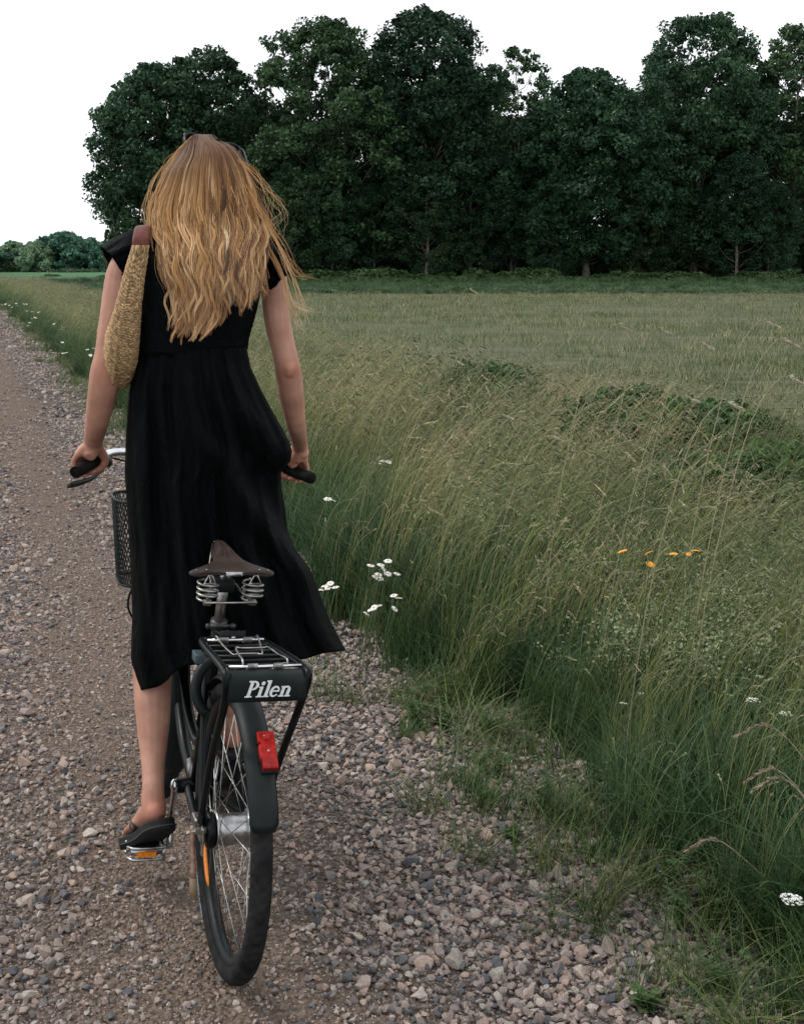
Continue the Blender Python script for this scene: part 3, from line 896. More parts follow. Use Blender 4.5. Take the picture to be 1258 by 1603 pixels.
# far tree belt on the left
far = [(-70, 372, 150, 0), (-20, 380, 70, 1), (22, 377, 62, 1), (58, 376, 50, 1), (105, 362, 88, 2), (142, 370, 60, 2), (172, 376, 60, 2), (205, 380, 70, 2), (250, 372, 80, 2), (300, 380, 90, 2), (360, 384, 90, 2)]
far_lab = {0: 'rounded tree at the outer end of the far tree belt', 1: 'hazy pale green tree in the distant belt beyond the meadow', 2: 'hazy dark blue-green tree in the distant belt near the wood'}
proto_far = {}
for i, (px_, top_, wpx_, kind_) in enumerate(far):
    Y_ = 318 + 6 * (i % 3)
    loc, H_, W_ = place(px_, top_, Y_, wpx_)
    kk = kind_
    if (kk, i % 2) not in proto_far:
        cr, tr = tree_shape(800 + i, 9.0, 11.0, .4, 200, 120, .62, P_round if kk != 1 else P_broad, clump=1.5, trunk_r=.25)
        t, c, k = make_tree(far_lab[kk], loc, cr, tr, hazy_pale_m if kk == 1 else hazy_dark_m, 'trees of the distant belt' if kk else None)
        proto_far[(kk, i % 2)] = (c, k)
    else:
        t, c, k = make_tree(far_lab[kk], loc, None, None, None, 'trees of the distant belt' if kk else None, data=proto_far[(kk, i % 2)])
    t.scale = (W_ / 11, W_ / 11, H_ / 9.0); t.rotation_euler = (0, 0, i * 1.1)
hedge_m = leafmat('far_hedge_leaves', [(0.03, 0.065, 0.035), (0.05, 0.09, 0.045), (0.075, 0.115, 0.055)], nscale=.3, rnd=.5)
for i, (px_, top_, wpx_, lab) in enumerate(((120, 420, 140, 'long low hedge across the far side of the green meadow'), (178, 432, 44, 'dark low bush on the meadow edge under the ruffled sleeve'), (83, 434, 18, 'small dark bush alone in the green meadow'))):
    Y_ = (300, 170, 190)[i]
    loc, H_, W_ = place(px_, top_, Y_, wpx_)
    cr, tr = shrub_shape(850 + i, W_, H_, 60, 60, .32 if i == 0 else .22, .8 if i == 0 else .5)
    t = thing('bush', lab, 'bush', loc)
    mesh_obj('foliage', cr[0], cr[1], hedge_m if i == 0 else shrub_m, t, smooth=False); tr.build('stem', bark_m, t)

# leafy weeds standing among the tall grass of the verge
weed_leaf = leafmat('broad_weed_leaves', [(0.020, 0.056, 0.016), (0.042, 0.100, 0.027), (0.09, 0.17, 0.05)], nscale=3, rnd=.7, trans=.25)
for i, (px_, top_, Y_, wd_, lab) in enumerate((
        (768, 562, 11.4, 1.5, 'dark leafy thicket in the grass at the field edge nearest the rider'),
        (985, 600, 9.7, 1.2, 'middle leafy thicket of the three at the field edge'),
        (1120, 622, 8.9, 1.4, 'broad leafy thicket at the field edge on the right'),
        (690, 600, 11.2, .8, 'small leafy clump left of the dark thicket'),
        (1225, 690, 7.6, 1.0, 'dark leafy clump behind tall seed stalks at the picture edge'),
        (905, 640, 9.8, .6, 'low leafy clump between two thickets at the field edge'))):
    g = at(px_, top_, Y_); zt = float(terrain(g[0], Y_))
    cr, tr = shrub_shape(870 + i, wd_ * 1.25, g[2] - zt, 70, 95, .048, .17)
    t = thing('leafy_thicket', lab, 'weeds', (g[0], Y_, zt))
    mesh_obj('foliage', cr[0], cr[1], weed_leaf, t, smooth=False); tr.build('stem', bark_m, t)

tw = None
for i, (px_, top_, Y_) in enumerate(((640, 600, 10.9), (712, 580, 11.6), (735, 596, 9.8), (815, 580, 11.0), (930, 622, 8.6), (945, 606, 9.9), (1040, 640, 8.0), (1075, 628, 9.2), (1175, 676, 7.4), (1190, 650, 8.5), (560, 610, 10.5), (1105, 668, 7.6))):
    g = at(px_, top_, Y_); zt = float(terrain(g[0], Y_))
    t = thing('leafy_weed', 'leafy green weed filling the band between verge grass and crop field', 'weeds', (g[0], Y_, zt), 'leafy weeds between verge and field')
    if i < 3:
        cr, tr = shrub_shape(890 + i, 1.1, .8, 60, 85, .045, .16)
        a_ = mesh_obj('foliage', cr[0], cr[1], weed_leaf, t, smooth=False); b_ = tr.build('stem', bark_m, t); tw = (tw or []) + [(a_, b_)]
    else:
        for q in tw[i % 3]:
            q2 = q.copy(); COL.objects.link(q2); q2.parent = t
    t.rotation_euler = (0, 0, i * 1.9); t.scale = (.85, .85, max(.4, (g[2] - zt) / .8 * float(rng.uniform(.72, 1.12))))

# ------------------------------------------------------------------ flowers and single plants
white_m = simple('white_petals', (0.80, 0.80, 0.78), .6, noise=.06)
yolk_m = simple('yellow_flower_disc', (0.62, 0.40, 0.04), .7, noise=.2, nscale=300)
orange_m = simple('orange_petals', (0.72, 0.30, 0.02), .6, noise=.15, nscale=200)
stem_m = simple('green_stem', (0.055, 0.10, 0.03), .6, noise=.2)
cream_m = simple('cream_umbel', (0.62, 0.62, 0.52), .7, noise=.15, nscale=150)

def daisy(loc_top, R, label, group, petal_mat=white_m, n=15, droop=.1, cat='flower', name='daisy', double=False):
    loc_top = np.asarray(loc_top, float)
    x, y = loc_top[0] - .05, loc_top[1] - .02
    zt = float(terrain(x, y))
    t = thing(name, label, cat, (x, y, zt), group)
    top = loc_top - np.array([x, y, zt])
    mb = MB(); mb.tube(spline([(0, 0, 0), (top[0] * .3, top[1] * .3, top[2] * .5), top], 8), .0016 + R * .02, 5); mb.build('stem', stem_m, t)
    r = np.random.default_rng(int(abs(loc_top[0] * 1e4)) + 3)
    tilt = Matrix.Rotation(r.normal(.12, .22), 3, 'X') @ Matrix.Rotation(r.normal(0, .25), 3, 'Y')
    M = np.array(tilt)
    mb = MB()
    for ring in range(2 if double else 1):
        for k in range(n):
            a = 6.283 * (k + .5 * ring) / n + r.normal(0, .08)
            l = R * r.uniform(.85, 1.05) * (1 - .3 * ring); w_ = R * .2
            d_ = np.array([math.cos(a), math.sin(a), 0]); s_ = np.array([-math.sin(a), math.cos(a), 0])
            zz = np.array([0, 0, 1])
            pts = [d_ * R * .2 - s_ * w_ * .5, d_ * R * .2 + s_ * w_ * .5, d_ * l * .7 + s_ * w_ + zz * R * .06, d_ * l - zz * R * droop, d_ * l * .7 - s_ * w_ + zz * R * .06]
            mb.add(np.array(pts) @ M.T + top + ring * zz * R * .05, [(0, 1, 2, 3, 4)])
    mb.build('petal', petal_mat, t, smooth=False)
    mb = MB(); mb.ball(top + M @ np.array([0, 0, R * .06]), (R * .28, R * .28, R * .16), 8, 5, M); mb.build('flower_disc', yolk_m, t)
    return t
near_d = [(513, 781, 6.4), (608, 723, 7.6), (634, 791, 6.6), (597, 723, 7.6), (520, 783, 6.4)]
labs = ['white daisy right of the black handlebar grip', 'lone high white daisy in the grass beyond the right grip', 'white daisy at mid height in the grass beside the skirt', 'second white daisy just left of the lone high one', 'white daisy touching the one right of the grip']
for (a_, b_, y_), lab in zip(near_d, labs):
    daisy(at(a_, b_, y_), .024, lab, None)
for a_, b_ in ((607, 878), (580, 885), (596, 884), (600, 890), (592, 899), (588, 903), (621, 898), (607, 898), (594, 906)):
    daisy(at(a_, b_, 5.35 + rng.normal(0, .06)), .0195, 'white daisy in the upper cluster right of the skirt', 'daisies in the upper cluster right of the skirt')
for a_, b_ in ((517, 913), (525, 919), (508, 917), (504, 923), (513, 920)):
    daisy(at(a_, b_, 5.2 + rng.normal(0, .05)), .018, 'white daisy in the small cluster touching the skirt edge', 'daisies in the cluster touching the skirt edge')
for a_, b_ in ((580, 954), (574, 961), (592, 948), (616, 932), (618, 953), (624, 936), (585, 951)):
    daisy(at(a_, b_, 5.0 + rng.normal(0, .05)), .018, 'white daisy in the lower cluster right of the skirt', 'daisies in the lower cluster right of the skirt')
for a_, b_ in ((4, 477), (9, 476), (15, 478), (19, 481), (26, 475), (28, 478), (38, 476), (42, 476), (41, 486), (43, 487), (62, 488), (60, 489), (51, 488), (55, 497), (50, 499), (57, 498), (47, 505), (44, 510), (85, 507), (118, 493), (104, 552), (99, 553), (84, 552), (80, 549), (137, 547), (147, 545), (142, 556), (98, 536)):
    yy = 1.25 * 2000 / (b_ - 417 + 8)
    daisy(at(a_, b_, min(yy, 32)), .034 if b_ < 530 else .03, 'white flower in the patch along the distant road edge', 'white flowers along the distant road edge', n=8)
for k, (a_, b_, lab) in enumerate(((974, 864, 'orange flower furthest left of the orange row in the grass'), (1015, 866, 'orange flower above a second one in the grass'), (1017, 884, 'lower orange flower of the pair in the grass'), (1053, 868, 'orange flower between the pair and the paired heads at the end'), (1088, 863, 'higher orange flower at the row\'s far end'), (1092, 867, 'lower orange flower at the row\'s far end'), (1077, 868, 'half-open orange flower near the row\'s far end'), (949, 935, 'small orange flower low in the grass beside cream froth'))):
    daisy(at(a_, b_, 4.35), (.0205, .019, .0195, .0185, .02, .018, .012, .011)[k], lab, None, orange_m, n=13, droop=-.15, name='orange_flower', double=True)

def yarrow(top, R, label, mat, n=38):
    top = np.asarray(top, float)
    x, y = top[0] + .03, top[1] + .04
    zt = float(terrain(x, y)); t = thing('yarrow', label, 'flower', (x, y, zt))
    q = top - np.array([x, y, zt]); r = np.random.default_rng(int(R * 1e5) + n)
    st, um = MB(), MB()
    fork = q * np.array([1, 1, .86])
    st.tube(spline([(0, 0, 0), q * .5 + np.array([.01, 0, 0]), fork], 7), .0018, 5)
    for k in range(n):
        a, rr = r.uniform(0, 6.28), R * math.sqrt(r.random())
        p = q + np.array([rr * math.cos(a), rr * math.sin(a), -R * .25 * (rr / R) ** 2 + r.normal(0, R * .04)])
        st.tube([fork, p], .0007, 3)
        s = R * .16
        for m_ in range(6):
            b_ = m_ * 1.047 + r.uniform(0, 1)
            d_ = np.array([math.cos(b_), math.sin(b_), .1]); s_ = np.array([-math.sin(b_), math.cos(b_), 0])
            um.add([p, p + d_ * s * .7 + s_ * s * .4, p + d_ * s, p + d_ * s * .7 - s_ * s * .4], [(0, 1, 2, 3)])
    for k in range(14):
        t_ = r.uniform(.1, .8); c = q * t_; a = r.uniform(0, 6.28)
        l = .05
        for m_ in range(7):
            f = m_ / 7
            p = c + np.array([math.cos(a), math.sin(a), .5]) * l * f
            for sg in (-1, 1):
                e_ = p + np.array([math.cos(a + sg), math.sin(a + sg), .3]) * .014 * (1 - f * .6)
                st.add([p, e_, e_ + np.array([0, 0, .003])], [(0, 1, 2)])
    st.build('stem', stem_m, t); um.build('umbel', mat, t, smooth=False)
yarrow(at(1238, 1404, 2.72), .027, 'white yarrow head low at the picture\'s edge over gravel', white_m, 60)
yarrow(at(1178, 1094, 3.5), .020, 'greyish yarrow head in bud in front of dark grass', cream_m, 30)
yarrow(at(1188, 1058, 4.2), .014, 'small pale yarrow among straw stems high on the right', cream_m, 24)
yarrow(at(1230, 1115, 3.5), .018, 'pale yarrow at the picture edge above the drooping panicles', cream_m, 26)
yarrow(at(975, 1100, 3.9), .013, 'grey budded yarrow in dark grass left of the straw stems', cream_m, 20)
yarrow(at(1003, 1085, 3.9), .011, 'small grey yarrow bud highest in the dark grass', cream_m, 18)

# tall single seed stalks that stand clear of the grass
stalk_m = simple('ripe_seed_stalk', (0.44, 0.385, 0.27), .8, noise=.2, nscale=80)
brome_m = simple('brown_panicle', (0.24, 0.185, 0.13), .8, noise=.25, nscale=80)
olive_m = simple('olive_stalk', (0.25, 0.225, 0.125), .7, noise=.2, nscale=60)
def seed_stalk(tip, label, group=None, plume=.16, bend=.12, w_=.0021, seeds=70, ssize=.022, dark=False, base_dx=None):
    tip = np.asarray(tip, float)
    dx = -.34 if base_dx is None else base_dx
    x, y = tip[0] + dx, tip[1] - .03
    zt = float(terrain(x, y)); t = thing('seed_stalk', label, 'grass stalk', (x, y, zt), group)
    q = tip - np.array([x, y, zt]); r = np.random.default_rng(int(abs(tip[0]) * 1e4) + 1)
    P = spline([(0, 0, 0), q * np.array([.2, .3, .5]), q * np.array([.5, .6, .88]), q * np.array([.78, .85, 1.0]) + np.array([0, 0, bend * .12]), q], 14)
    mb = MB(); mb.tube(P, np.linspace(w_, w_ * .5, 14), 5); mb.build('stem', olive_m if base_dx is None else brome_m, t)
    mb = MB(); panicle(mb, P, r, int(seeds * 2.2), ssize * .66, (1, 1, 1), spread=.34, length=plume); mb.build('seed_head', stalk_m if base_dx is None else brome_m, t, smooth=False)
tips = [(1217, 512, 4.4, 'tallest pale seed stalk reaching over the field at the right'), (985, 517, 5.0, 'pale seed stalk standing over the field above the middle thicket'), (1246, 542, 4.2, 'arched pale seed stalk at the picture\'s right edge'), (1048, 522, 5.4, 'thin seed stalk bending over the field'), (1113, 545, 5.2, 'thin upright seed stalk among stubble right of the thickets'),
        (1160, 640, 3.9, 'long drooping pale plume in front of the right thicket'), (1090, 628, 4.5, 'slim pale stalk in front of the middle thicket'), (965, 606, 5.5, 'slim stalk in front of the gap between thickets'), (722, 570, 6.4, 'pale stalk bent in front of the dark thicket'), (652, 625, 6.6, 'pale upright stalk in the grass right of the rider'), (880, 690, 5.2, 'pale stalk leaning over cream froth'), (800, 655, 5.8, 'pale stalk in the middle of the verge grass'), (1255, 600, 4.0, 'short bowed plume cut by the right picture edge'), (745, 458, 8.5, 'thin arched stalk crossing the tree shadow line')]
for a_, b_, y_, lab in tips:
    seed_stalk(at(a_, b_, y_), lab)
for a_, b_, y_, dx, lab in ((1152, 1152, 3.05, .35, 'drooping brown panicle at the middle of the right verge'), (1075, 1330, 2.95, .3, 'drooping brown panicle lowest over the gravel edge'), (1168, 1222, 2.85, .3, 'bowed brown panicle at the picture edge'), (1180, 1235, 2.8, .28, 'second bowed panicle below the first at the picture edge')):
    seed_stalk(at(a_, b_, y_), lab, None, plume=.3, bend=.25, seeds=60, ssize=.02, base_dx=dx)

# weeds rooted in the gravel edge
weed_m = leafmat('gravel_weed_leaves', [(0.035, 0.075, 0.025), (0.06, 0.115, 0.035), (0.10, 0.16, 0.05)], nscale=8, rnd=.5)
grey_weed_m = leafmat('grey_weed_leaves', [(0.06, 0.085, 0.05), (0.09, 0.12, 0.07), (0.13, 0.16, 0.10)], nscale=8, rnd=.5)
def weed(px_, py_, H, kind, label, seed):
    r = np.random.default_rng(seed)
    g = ground_at(px_, py_); zt = float(terrain(g[0], g[1]))
    t = thing('weed_plant', label, 'weed', (g[0], g[1], zt))
    st, lv = MB(), MB()
    if kind == 'tuft':
        for k in range(90):
            blade(lv, (r.normal(0, .035), r.normal(0, .035), 0), r.uniform(0, 6.28), H * r.uniform(.5, 1.1), .0035, r.uniform(.2, 1.1), 5, r.uniform(0, .4))
        tag(lv.build('leaf_blades', weed_m, t, smooth=False), kind='stuff'); return
    ns = 1 if kind == 'spire' else 4
    for s_ in range(ns):
        a = r.uniform(0, 6.28); ln = .05 if kind == 'spire' else .45
        tipv = np.array([math.cos(a) * ln * H, math.sin(a) * ln * H, H * r.uniform(.75, 1)])
        P = spline([(0, 0, 0), tipv * np.array([.3, .3, .5]), tipv], 9)
        st.tube(P, np.linspace(.002, .001, 9), 5)
        for k in range(34 if kind == 'spire' else 13):
            f = r.uniform(.08, 1) * 8; i0 = min(int(f), 7); c = P[i0] + (P[i0 + 1] - P[i0]) * (f - i0)
            b_ = r.uniform(0, 6.28); l = (.028 if kind == 'spire' else .034) * (1.15 - f / 12) * r.uniform(.7, 1.3)
            d_ = np.array([math.cos(b_), math.sin(b_), r.uniform(-.1, .7)]); s2 = np.array([-math.sin(b_), math.cos(b_), 0]) * l * (.2 if kind == 'spire' else .34)
            up_ = np.array([0, 0, l * .12])
            lv.add([c, c + d_ * l * .45 + s2 + up_, c + d_ * l, c + d_ * l * .45 - s2 + up_, c + d_ * l * .5], [(0, 1, 4), (1, 2, 4), (2, 3, 4), (3, 0, 4)])
    st.build('stem', stem_m, t); lv.build('leaf', grey_weed_m if kind == 'spire' else weed_m, t, smooth=False)
rw_ = np.random.default_rng(77)
for i in range(26):
    f_ = rw_.random(); a_ = np.interp(f_, [0, .35, .7, 1], [600, 790, 1010, 1250]) + rw_.normal(0, 26); b_ = np.interp(f_, [0, .35, .7, 1], [1085, 1215, 1375, 1500]) + rw_.normal(0, 16)
    weed(a_, b_, float(rw_.uniform(.06, .17)), ('broad', 'spire', 'broad')[i % 3], 'small leafy weed at the foot of the grass along the gravel', 950 + i)
    bpy.context.scene.objects[-1].parent['group'] = 'leafy weeds along the gravel edge'
for i, (a_, b_, h_, k_, lab) in enumerate((
        (938, 1300, .30, 'spire', 'grey-green leafy spire before the dark grass on the gravel edge'),
        (1040, 1470, .17, 'spire', 'leafy upright weed in the gravel left of the yarrow'),
        (1150, 1500, .15, 'spire', 'pale budded spike below the bright tuft'),
        (800, 1318, .05, 'broad', 'small flat broad-leaved weed alone in the gravel'),
        (735, 1235, .13, 'tuft', 'bright grass tuft growing in the gravel nearest the road'),
        (765, 1262, .11, 'tuft', 'thin grass tuft just below the brightest one'),
        (925, 1345, .09, 'tuft', 'wispy grass tuft in gravel below the leafy spire'),
        (1185, 1420, .24, 'tuft', 'bright green bushy tuft beside the yarrow'),
        (880, 1290, .12, 'tuft', 'dry grass tuft left of the grey-green spire'),
        (1130, 1560, .13, 'broad', 'leafy weed with yellow-green pods low in the gravel corner'),
        (640, 1150, .10, 'tuft', 'small grass tuft right of the bicycle\'s rack'),
        (1010, 1580, .06, 'broad', 'creeping weed on the gravel at the bottom edge'),
        (1225, 1590, .16, 'tuft', 'grass tuft in the bottom corner'))):
    weed(a_, b_, h_, k_, lab, 900 + i)
# ------------------------------------------------------------------ bicycle (local: x forward, y left, z up, rear contact at the origin)
BX, BY, YAW, LEAN = -0.430, 2.800, 0.3292, 0.0804
_fw = np.array([-math.sin(YAW), math.cos(YAW), 0]); _r0 = np.array([math.cos(YAW), math.sin(YAW), 0]); _z = np.array([0, 0, 1.0])
_up = _z * math.cos(LEAN) + _r0 * math.sin(LEAN); _rt = _r0 * math.cos(LEAN) - _z * math.sin(LEAN)
BM = Matrix(((_fw[0], -_rt[0], _up[0], BX), (_fw[1], -_rt[1], _up[1], BY), (_fw[2], -_rt[2], _up[2], float(terrain(BX, BY)) + .004), (0, 0, 0, 1)))
def bw(x, y, z):
    return np.array(BM @ Vector((x, y, z)))
black_m = simple('black_enamel', (0.0035, 0.0055, 0.006), .36, noise=.3, nscale=18, spec=.16, bump=.05, bscale=60)
satin_m = simple('dusty_black_steel', (0.0040, 0.0078, 0.0085), .45, nscale=9, spec=.14, col2=(0.013, 0.016, 0.016), bump=.1, bscale=120)
rubber_m = simple('tyre_rubber', (0.017, 0.017, 0.0175), .85, noise=.4, nscale=30, bump=.3, bscale=250, spec=.1)
grip_m = simple('rubber_grip', (0.007, 0.007, 0.007), .75, noise=.2, nscale=60, bump=.2, bscale=400, spec=.1)
chrome_m = simple('polished_steel', (0.62, 0.63, 0.64), .18, 1.0, noise=.1, nscale=40)
alloy_m = simple('worn_alloy', (0.42, 0.42, 0.42), .34, 1.0, noise=.25, nscale=60)
steel_m = simple('dull_steel', (0.33, 0.32, 0.30), .42, 1.0, noise=.3, nscale=50)
spoke_m = simple('spoke_steel', (0.40, 0.39, 0.37), .35, 1.0)
leather_m = simple('saddle_leather', (0.026, 0.016, 0.012), .5, noise=.35, nscale=22, bump=.3, bscale=160, spec=.28)
red_m = simple('red_lens', (0.30, 0.007, 0.005), .25, noise=.35, nscale=70, spec=.3, bump=.5, bscale=260)
amber_m = simple('amber_reflector', (0.70, 0.20, 0.01), .25, noise=.15, nscale=120, spec=.6)
white_paint_m = simple('white_lettering', (0.66, 0.68, 0.66), .5, noise=.12, nscale=120)
blue_m = simple('pale_blue_print', (0.22, 0.42, 0.52), .6, noise=.15, nscale=90)
rust_m = simple('rusty_steel', (0.20, 0.12, 0.085), .6, .5, noise=.4, nscale=50)

lever_m = simple('dark_lever', (.05, .05, .05), .45, .6, noise=.3, nscale=40)
bike = thing('bicycle', 'black step-through city bicycle with rear rack, ridden along the gravel road', 'bicycle', matrix=BM)

def ring_pts(cx, cz, r, n=64, a0=0.0, a1=2 * math.pi, y=0.0, end=False):
    a = np.linspace(a0, a1, n, endpoint=end)
    return np.stack([cx + r * np.cos(a), np.full(n, y), cz + r * np.sin(a)], -1)

def wheel(cx, cz, name, steer=0.0, rear=False):
    RY, rt = .3245, .0240
    mb = MB(); mb.tube(np.stack([cx + 0 * np.arange(2), [-.02, .02], [cz, cz]], -1), .001, 4)   # replaced below
    mb = MB()
    nU, nV = 390, 24
    rr = []
    for i in range(nU):
        a = 6.28318 * i / nU
        ring = []
        for j in range(nV):
            b_ = 6.28318 * j / nV
            rad = rt
            if math.cos(b_) > .3:      # chevron tread on the outside
                ch = (i + int(abs(math.sin(b_)) * 7)) % 5
                rad += .0008 if ch < 3 else -.0022
            ring.append((cx + (RY + rad * math.cos(b_)) * math.cos(a), rad * 1.0 * math.sin(b_), cz + (RY + rad * math.cos(b_)) * math.sin(a)))
        rr.append(np.array(ring))
    rr.append(rr[0])
    mb.rings(rr, caps=False)
    w_ = mb.build(name, rubber_m, bike)
    mb = MB()
    prof = [(.298, -.014), (.306, -.0155), (.311, -.012), (.300, -.006), (.300, .006), (.311, .012), (.306, .0155), (.298, .014), (.289, .008), (.287, 0), (.289, -.008)]
    rr = []
    for i in range(73):
        a = 6.28318 * i / 72
        rr.append(np.array([(cx + r_ * math.cos(a), y_, cz + r_ * math.sin(a)) for r_, y_ in prof]))
    mb.rings(rr, caps=False); mb.build('rim', satin_m, w_)
    mb = MB()
    if rear:
        prof = [(-.052, .012), (-.050, .030), (-.046, .046), (-.041, .046), (-.040, .033), (-.034, .036), (.018, .038), (.030, .036), (.033, .046), (.037, .046), (.038, .02)]
    else:
        prof = [(-.036, .010), (-.034, .026), (-.030, .026), (-.026, .014), (.026, .014), (.030, .026), (.034, .026), (.036, .010)]
    rr = [np.array([(cx + r_ * math.cos(a), y_, cz + r_ * math.sin(a)) for a in np.linspace(0, 6.283, 28, endpoint=False)]) for y_, r_ in prof]
    mb.rings(rr); mb.build('hub', alloy_m, w_)
    for k in range(36):
        side = 1 if k % 2 else -1
        a = 6.28318 * k / 36
        rot = (1 if (k // 2) % 2 else -1) * .95
        fl = (.035 if side > 0 else -.0435) if rear else side * .032
        hr = .043 if rear else .024
        p0 = (cx + hr * math.cos(a + rot), fl, cz + hr * math.sin(a + rot)); p1 = (cx + .293 * math.cos(a), side * .003, cz + .293 * math.sin(a))
        mb = MB(); mb.tube([p0, p1], .0011, 5); mb.build('spoke', spoke_m, w_)
    return w_
rw = wheel(0, .3485, 'rear_wheel', rear=True)
fwh = wheel(1.10, .3485, 'front_wheel')
# printed marks and reflector on the left side of the rear wheel
def side_patch(name, mat, a0, a1, r0, r1, y, parent, n=8):
    mb = MB(); a = np.linspace(a0, a1, n)
    V = []
    for q in a:
        for r_ in (r0, r1): V.append((r_ * math.cos(q), y, .3485 + r_ * math.sin(q)))
    mb.add(V, [(2 * i, 2 * i + 1, 2 * i + 3, 2 * i + 2) for i in range(n - 1)]); return mb.build(name, mat, parent, smooth=False)
for a0, a1 in ((-.74, -.86), (-.885, -.915), (-.93, -.955), (-.975, -1.09)):
    side_patch('printed_mark', blue_m, a0, a1, .3325, .338, .0236, rw)
mb = MB(); a = np.linspace(-.50, -.96, 9)
mb.tube(np.stack([.262 * np.cos(a), np.full(9, .013), .3485 + .262 * np.sin(a)], -1), [.004, .008, .0095, .01, .01, .01, .0095, .008, .004], 8, flat=.5)
mb.build('spoke_reflector', amber_m, rw)

# rear brake drum, axle nuts and plate on the left
mb = MB()
rr = [np.array([(r_ * math.cos(a), y_, .3485 + r_ * math.sin(a)) for a in np.linspace(0, 6.283, 28, endpoint=False)]) for y_, r_ in ((.040, .03), (.041, .042), (.054, .043), (.057, .038), (.058, .014))]
mb.rings(rr); mb.build('hub_brake', black_m, bike)
mb = MB(); mb.tube([(0, .058, .3485), (0, .083, .3485)], [.009, .009], 6); mb.tube([(0, .083, .3485), (0, .092, .3485)], [.006, .005], 8)
mb.build('axle_nut', steel_m, bike, smooth=False)
mb = MB(); mb.tube([(0, -.056, .3485), (0, -.09, .3485)], [.009, .008], 6)
mb.build('axle_nut', steel_m, bike, smooth=False)
mb = MB(); mb.box((.012, .066, .338), (.07, .005, .045)); mb.box((-.01, .066, .315), (.02, .005, .045)); mb.build('dropout_plate', steel_m, bike, smooth=False, bevel=.002)
# chain case on the right and the chain inside it
mb = MB()
def capsule(x0, z0, r0, x1, z1, r1, y0, y1, n=16):
    a0 = np.linspace(math.pi / 2, 3 * math.pi / 2, n); a1 = np.linspace(-math.pi / 2, math.pi / 2, n)
    P = [(x0 + r0 * math.cos(a), z0 + r0 * math.sin(a)) for a in a0] + [(x1 + r1 * math.cos(a), z1 + r1 * math.sin(a)) for a in a1]
    return [np.array([(p[0], y_, p[1]) for p in P]) for y_ in (y0, y1)]
mb.rings(capsule(.02, .352, .04, .45, .300, .105, -.062, -.088)); mb.build('chain_case', black_m, bike, smooth=False, bevel=.006)
mb = MB(); mb.tube(ring_pts(0, .3485, .040, 40, y=-.05), .005, 6, closed=True); mb.build('sprocket', satin_m, bike)

# frame
fm = MB()
BBx, BBz = .450, .280
ST0, ST1 = np.array([BBx, 0, BBz]), np.array([.262, 0, .775])
HT0, HT1 = np.array([.965, 0, .66]), np.array([.925, 0, .79])
fm.tube([ST0, ST1], .0155, 14)
fm.tube([HT0, HT1], .019, 14)
fm.tube(spline([HT1 - (0, 0, .035), (.80, 0, .62), (.63, 0, .45), (.47, 0, .40), (.40, 0, .42)], 20), .0145, 12)
fm.tube(spline([HT0 + (0, 0, .02), (.82, 0, .47), (.66, 0, .34), (.49, 0, .287)], 18), .0175, 12)
for s in (1, -1):
    fm.tube(spline([(BBx - .01, .022 * s, BBz), (.30, .040 * s, .302), (.14, .058 * s, .328), (0, .066 * s, .3485)], 12), np.linspace(.0115, .0085, 12), 10)
    fm.tube(spline([(.275, .018 * s, .735), (.19, .040 * s, .61), (.06, .060 * s, .42), (0, .066 * s, .3485)], 12), np.linspace(.0085, .0075, 12), 10)
fm.tube([(.20, -.04, .618), (.20, .04, .618)], .007, 8)
frame = fm.build('frame', black_m, bike)
mb = MB(); mb.tube([(BBx, -.045, BBz), (BBx, .05, BBz)], .021, 16); mb.build('bottom_bracket', black_m, frame)
mb = MB(); mb.tube([(BBx + .01, .0, BBz + .012), (BBx + .052, 0, BBz + .05)], [.021, .0185], 14); mb.build('tube_lug', steel_m, frame)

# seat post, clamp, saddle with springs
up_dir = (ST1 - ST0) / np.linalg.norm(ST1 - ST0)
mb = MB(); mb.tube([ST1 - up_dir * .05, ST1 + up_dir * .16], .0128, 14); mb.build('seat_post', alloy_m, bike)
mb = MB(); mb.tube([ST1 - up_dir * .012, ST1 + up_dir * .012], .021, 14); mb.tube([ST1 + (-.02, -.03, 0), ST1 + (-.02, .03, 0)], .005, 8)
mb.ball(ST1 + np.array([-.02, -.032, 0]), (.010, .009, .008), 10, 6); mb.ball(ST1 + np.array([-.02, .03, 0]), (.008, .007, .008), 10, 6); mb.build('seat_clamp', lever_m, bike)
SX, SZ = .045, .953
SY = .014     # rear edge of the saddle
top = []
prof = [(-.002, .096, -.004), (.010, .105, .001), (.03, .099, .008), (.055, .066, .015), (.08, .044, .024), (.11, .032, .031), (.145, .026, .033), (.19, .023, .031), (.235, .021, .027), (.268, .016, .022), (.278, .005, .013)]
nS = 25
for x_, hw_, zz in prof:
    s_ = np.linspace(-1, 1, nS)
    crown = zz + .006 * np.cos(s_ * 1.4)
    droop = .003 * np.abs(s_) ** 6 + (.030 * np.abs(s_) ** 3 if x_ > .09 else (.004 * np.abs(s_) ** 4 + .030 * np.abs(s_) ** 3 * smooth(.03, .09, x_)))
    dip = -.008 * np.exp(-(s_ / .25) ** 2) * math.exp(-((x_ - .12) / .08) ** 2)
    tp = np.stack([np.full(nS, SX + x_) + .018 * s_ ** 2 * (x_ < .02), SY - .010 * smooth(.05, .28, x_) + s_ * hw_, SZ + crown - droop + dip], -1)
    bt = tp[::-1].copy(); bt[:, 2] -= .006; bt[:, 1] *= .97
    top.append(np.vstack([tp, bt]))
mb = MB(); mb.rings(top)
saddle = mb.build('saddle', leather_m, bike)
sm_ = saddle.modifiers.new('sub', 'SUBSURF'); sm_.levels = 1; sm_.render_levels = 1
mb = MB(); ang = np.linspace(0, 6.283, 20, endpoint=False)
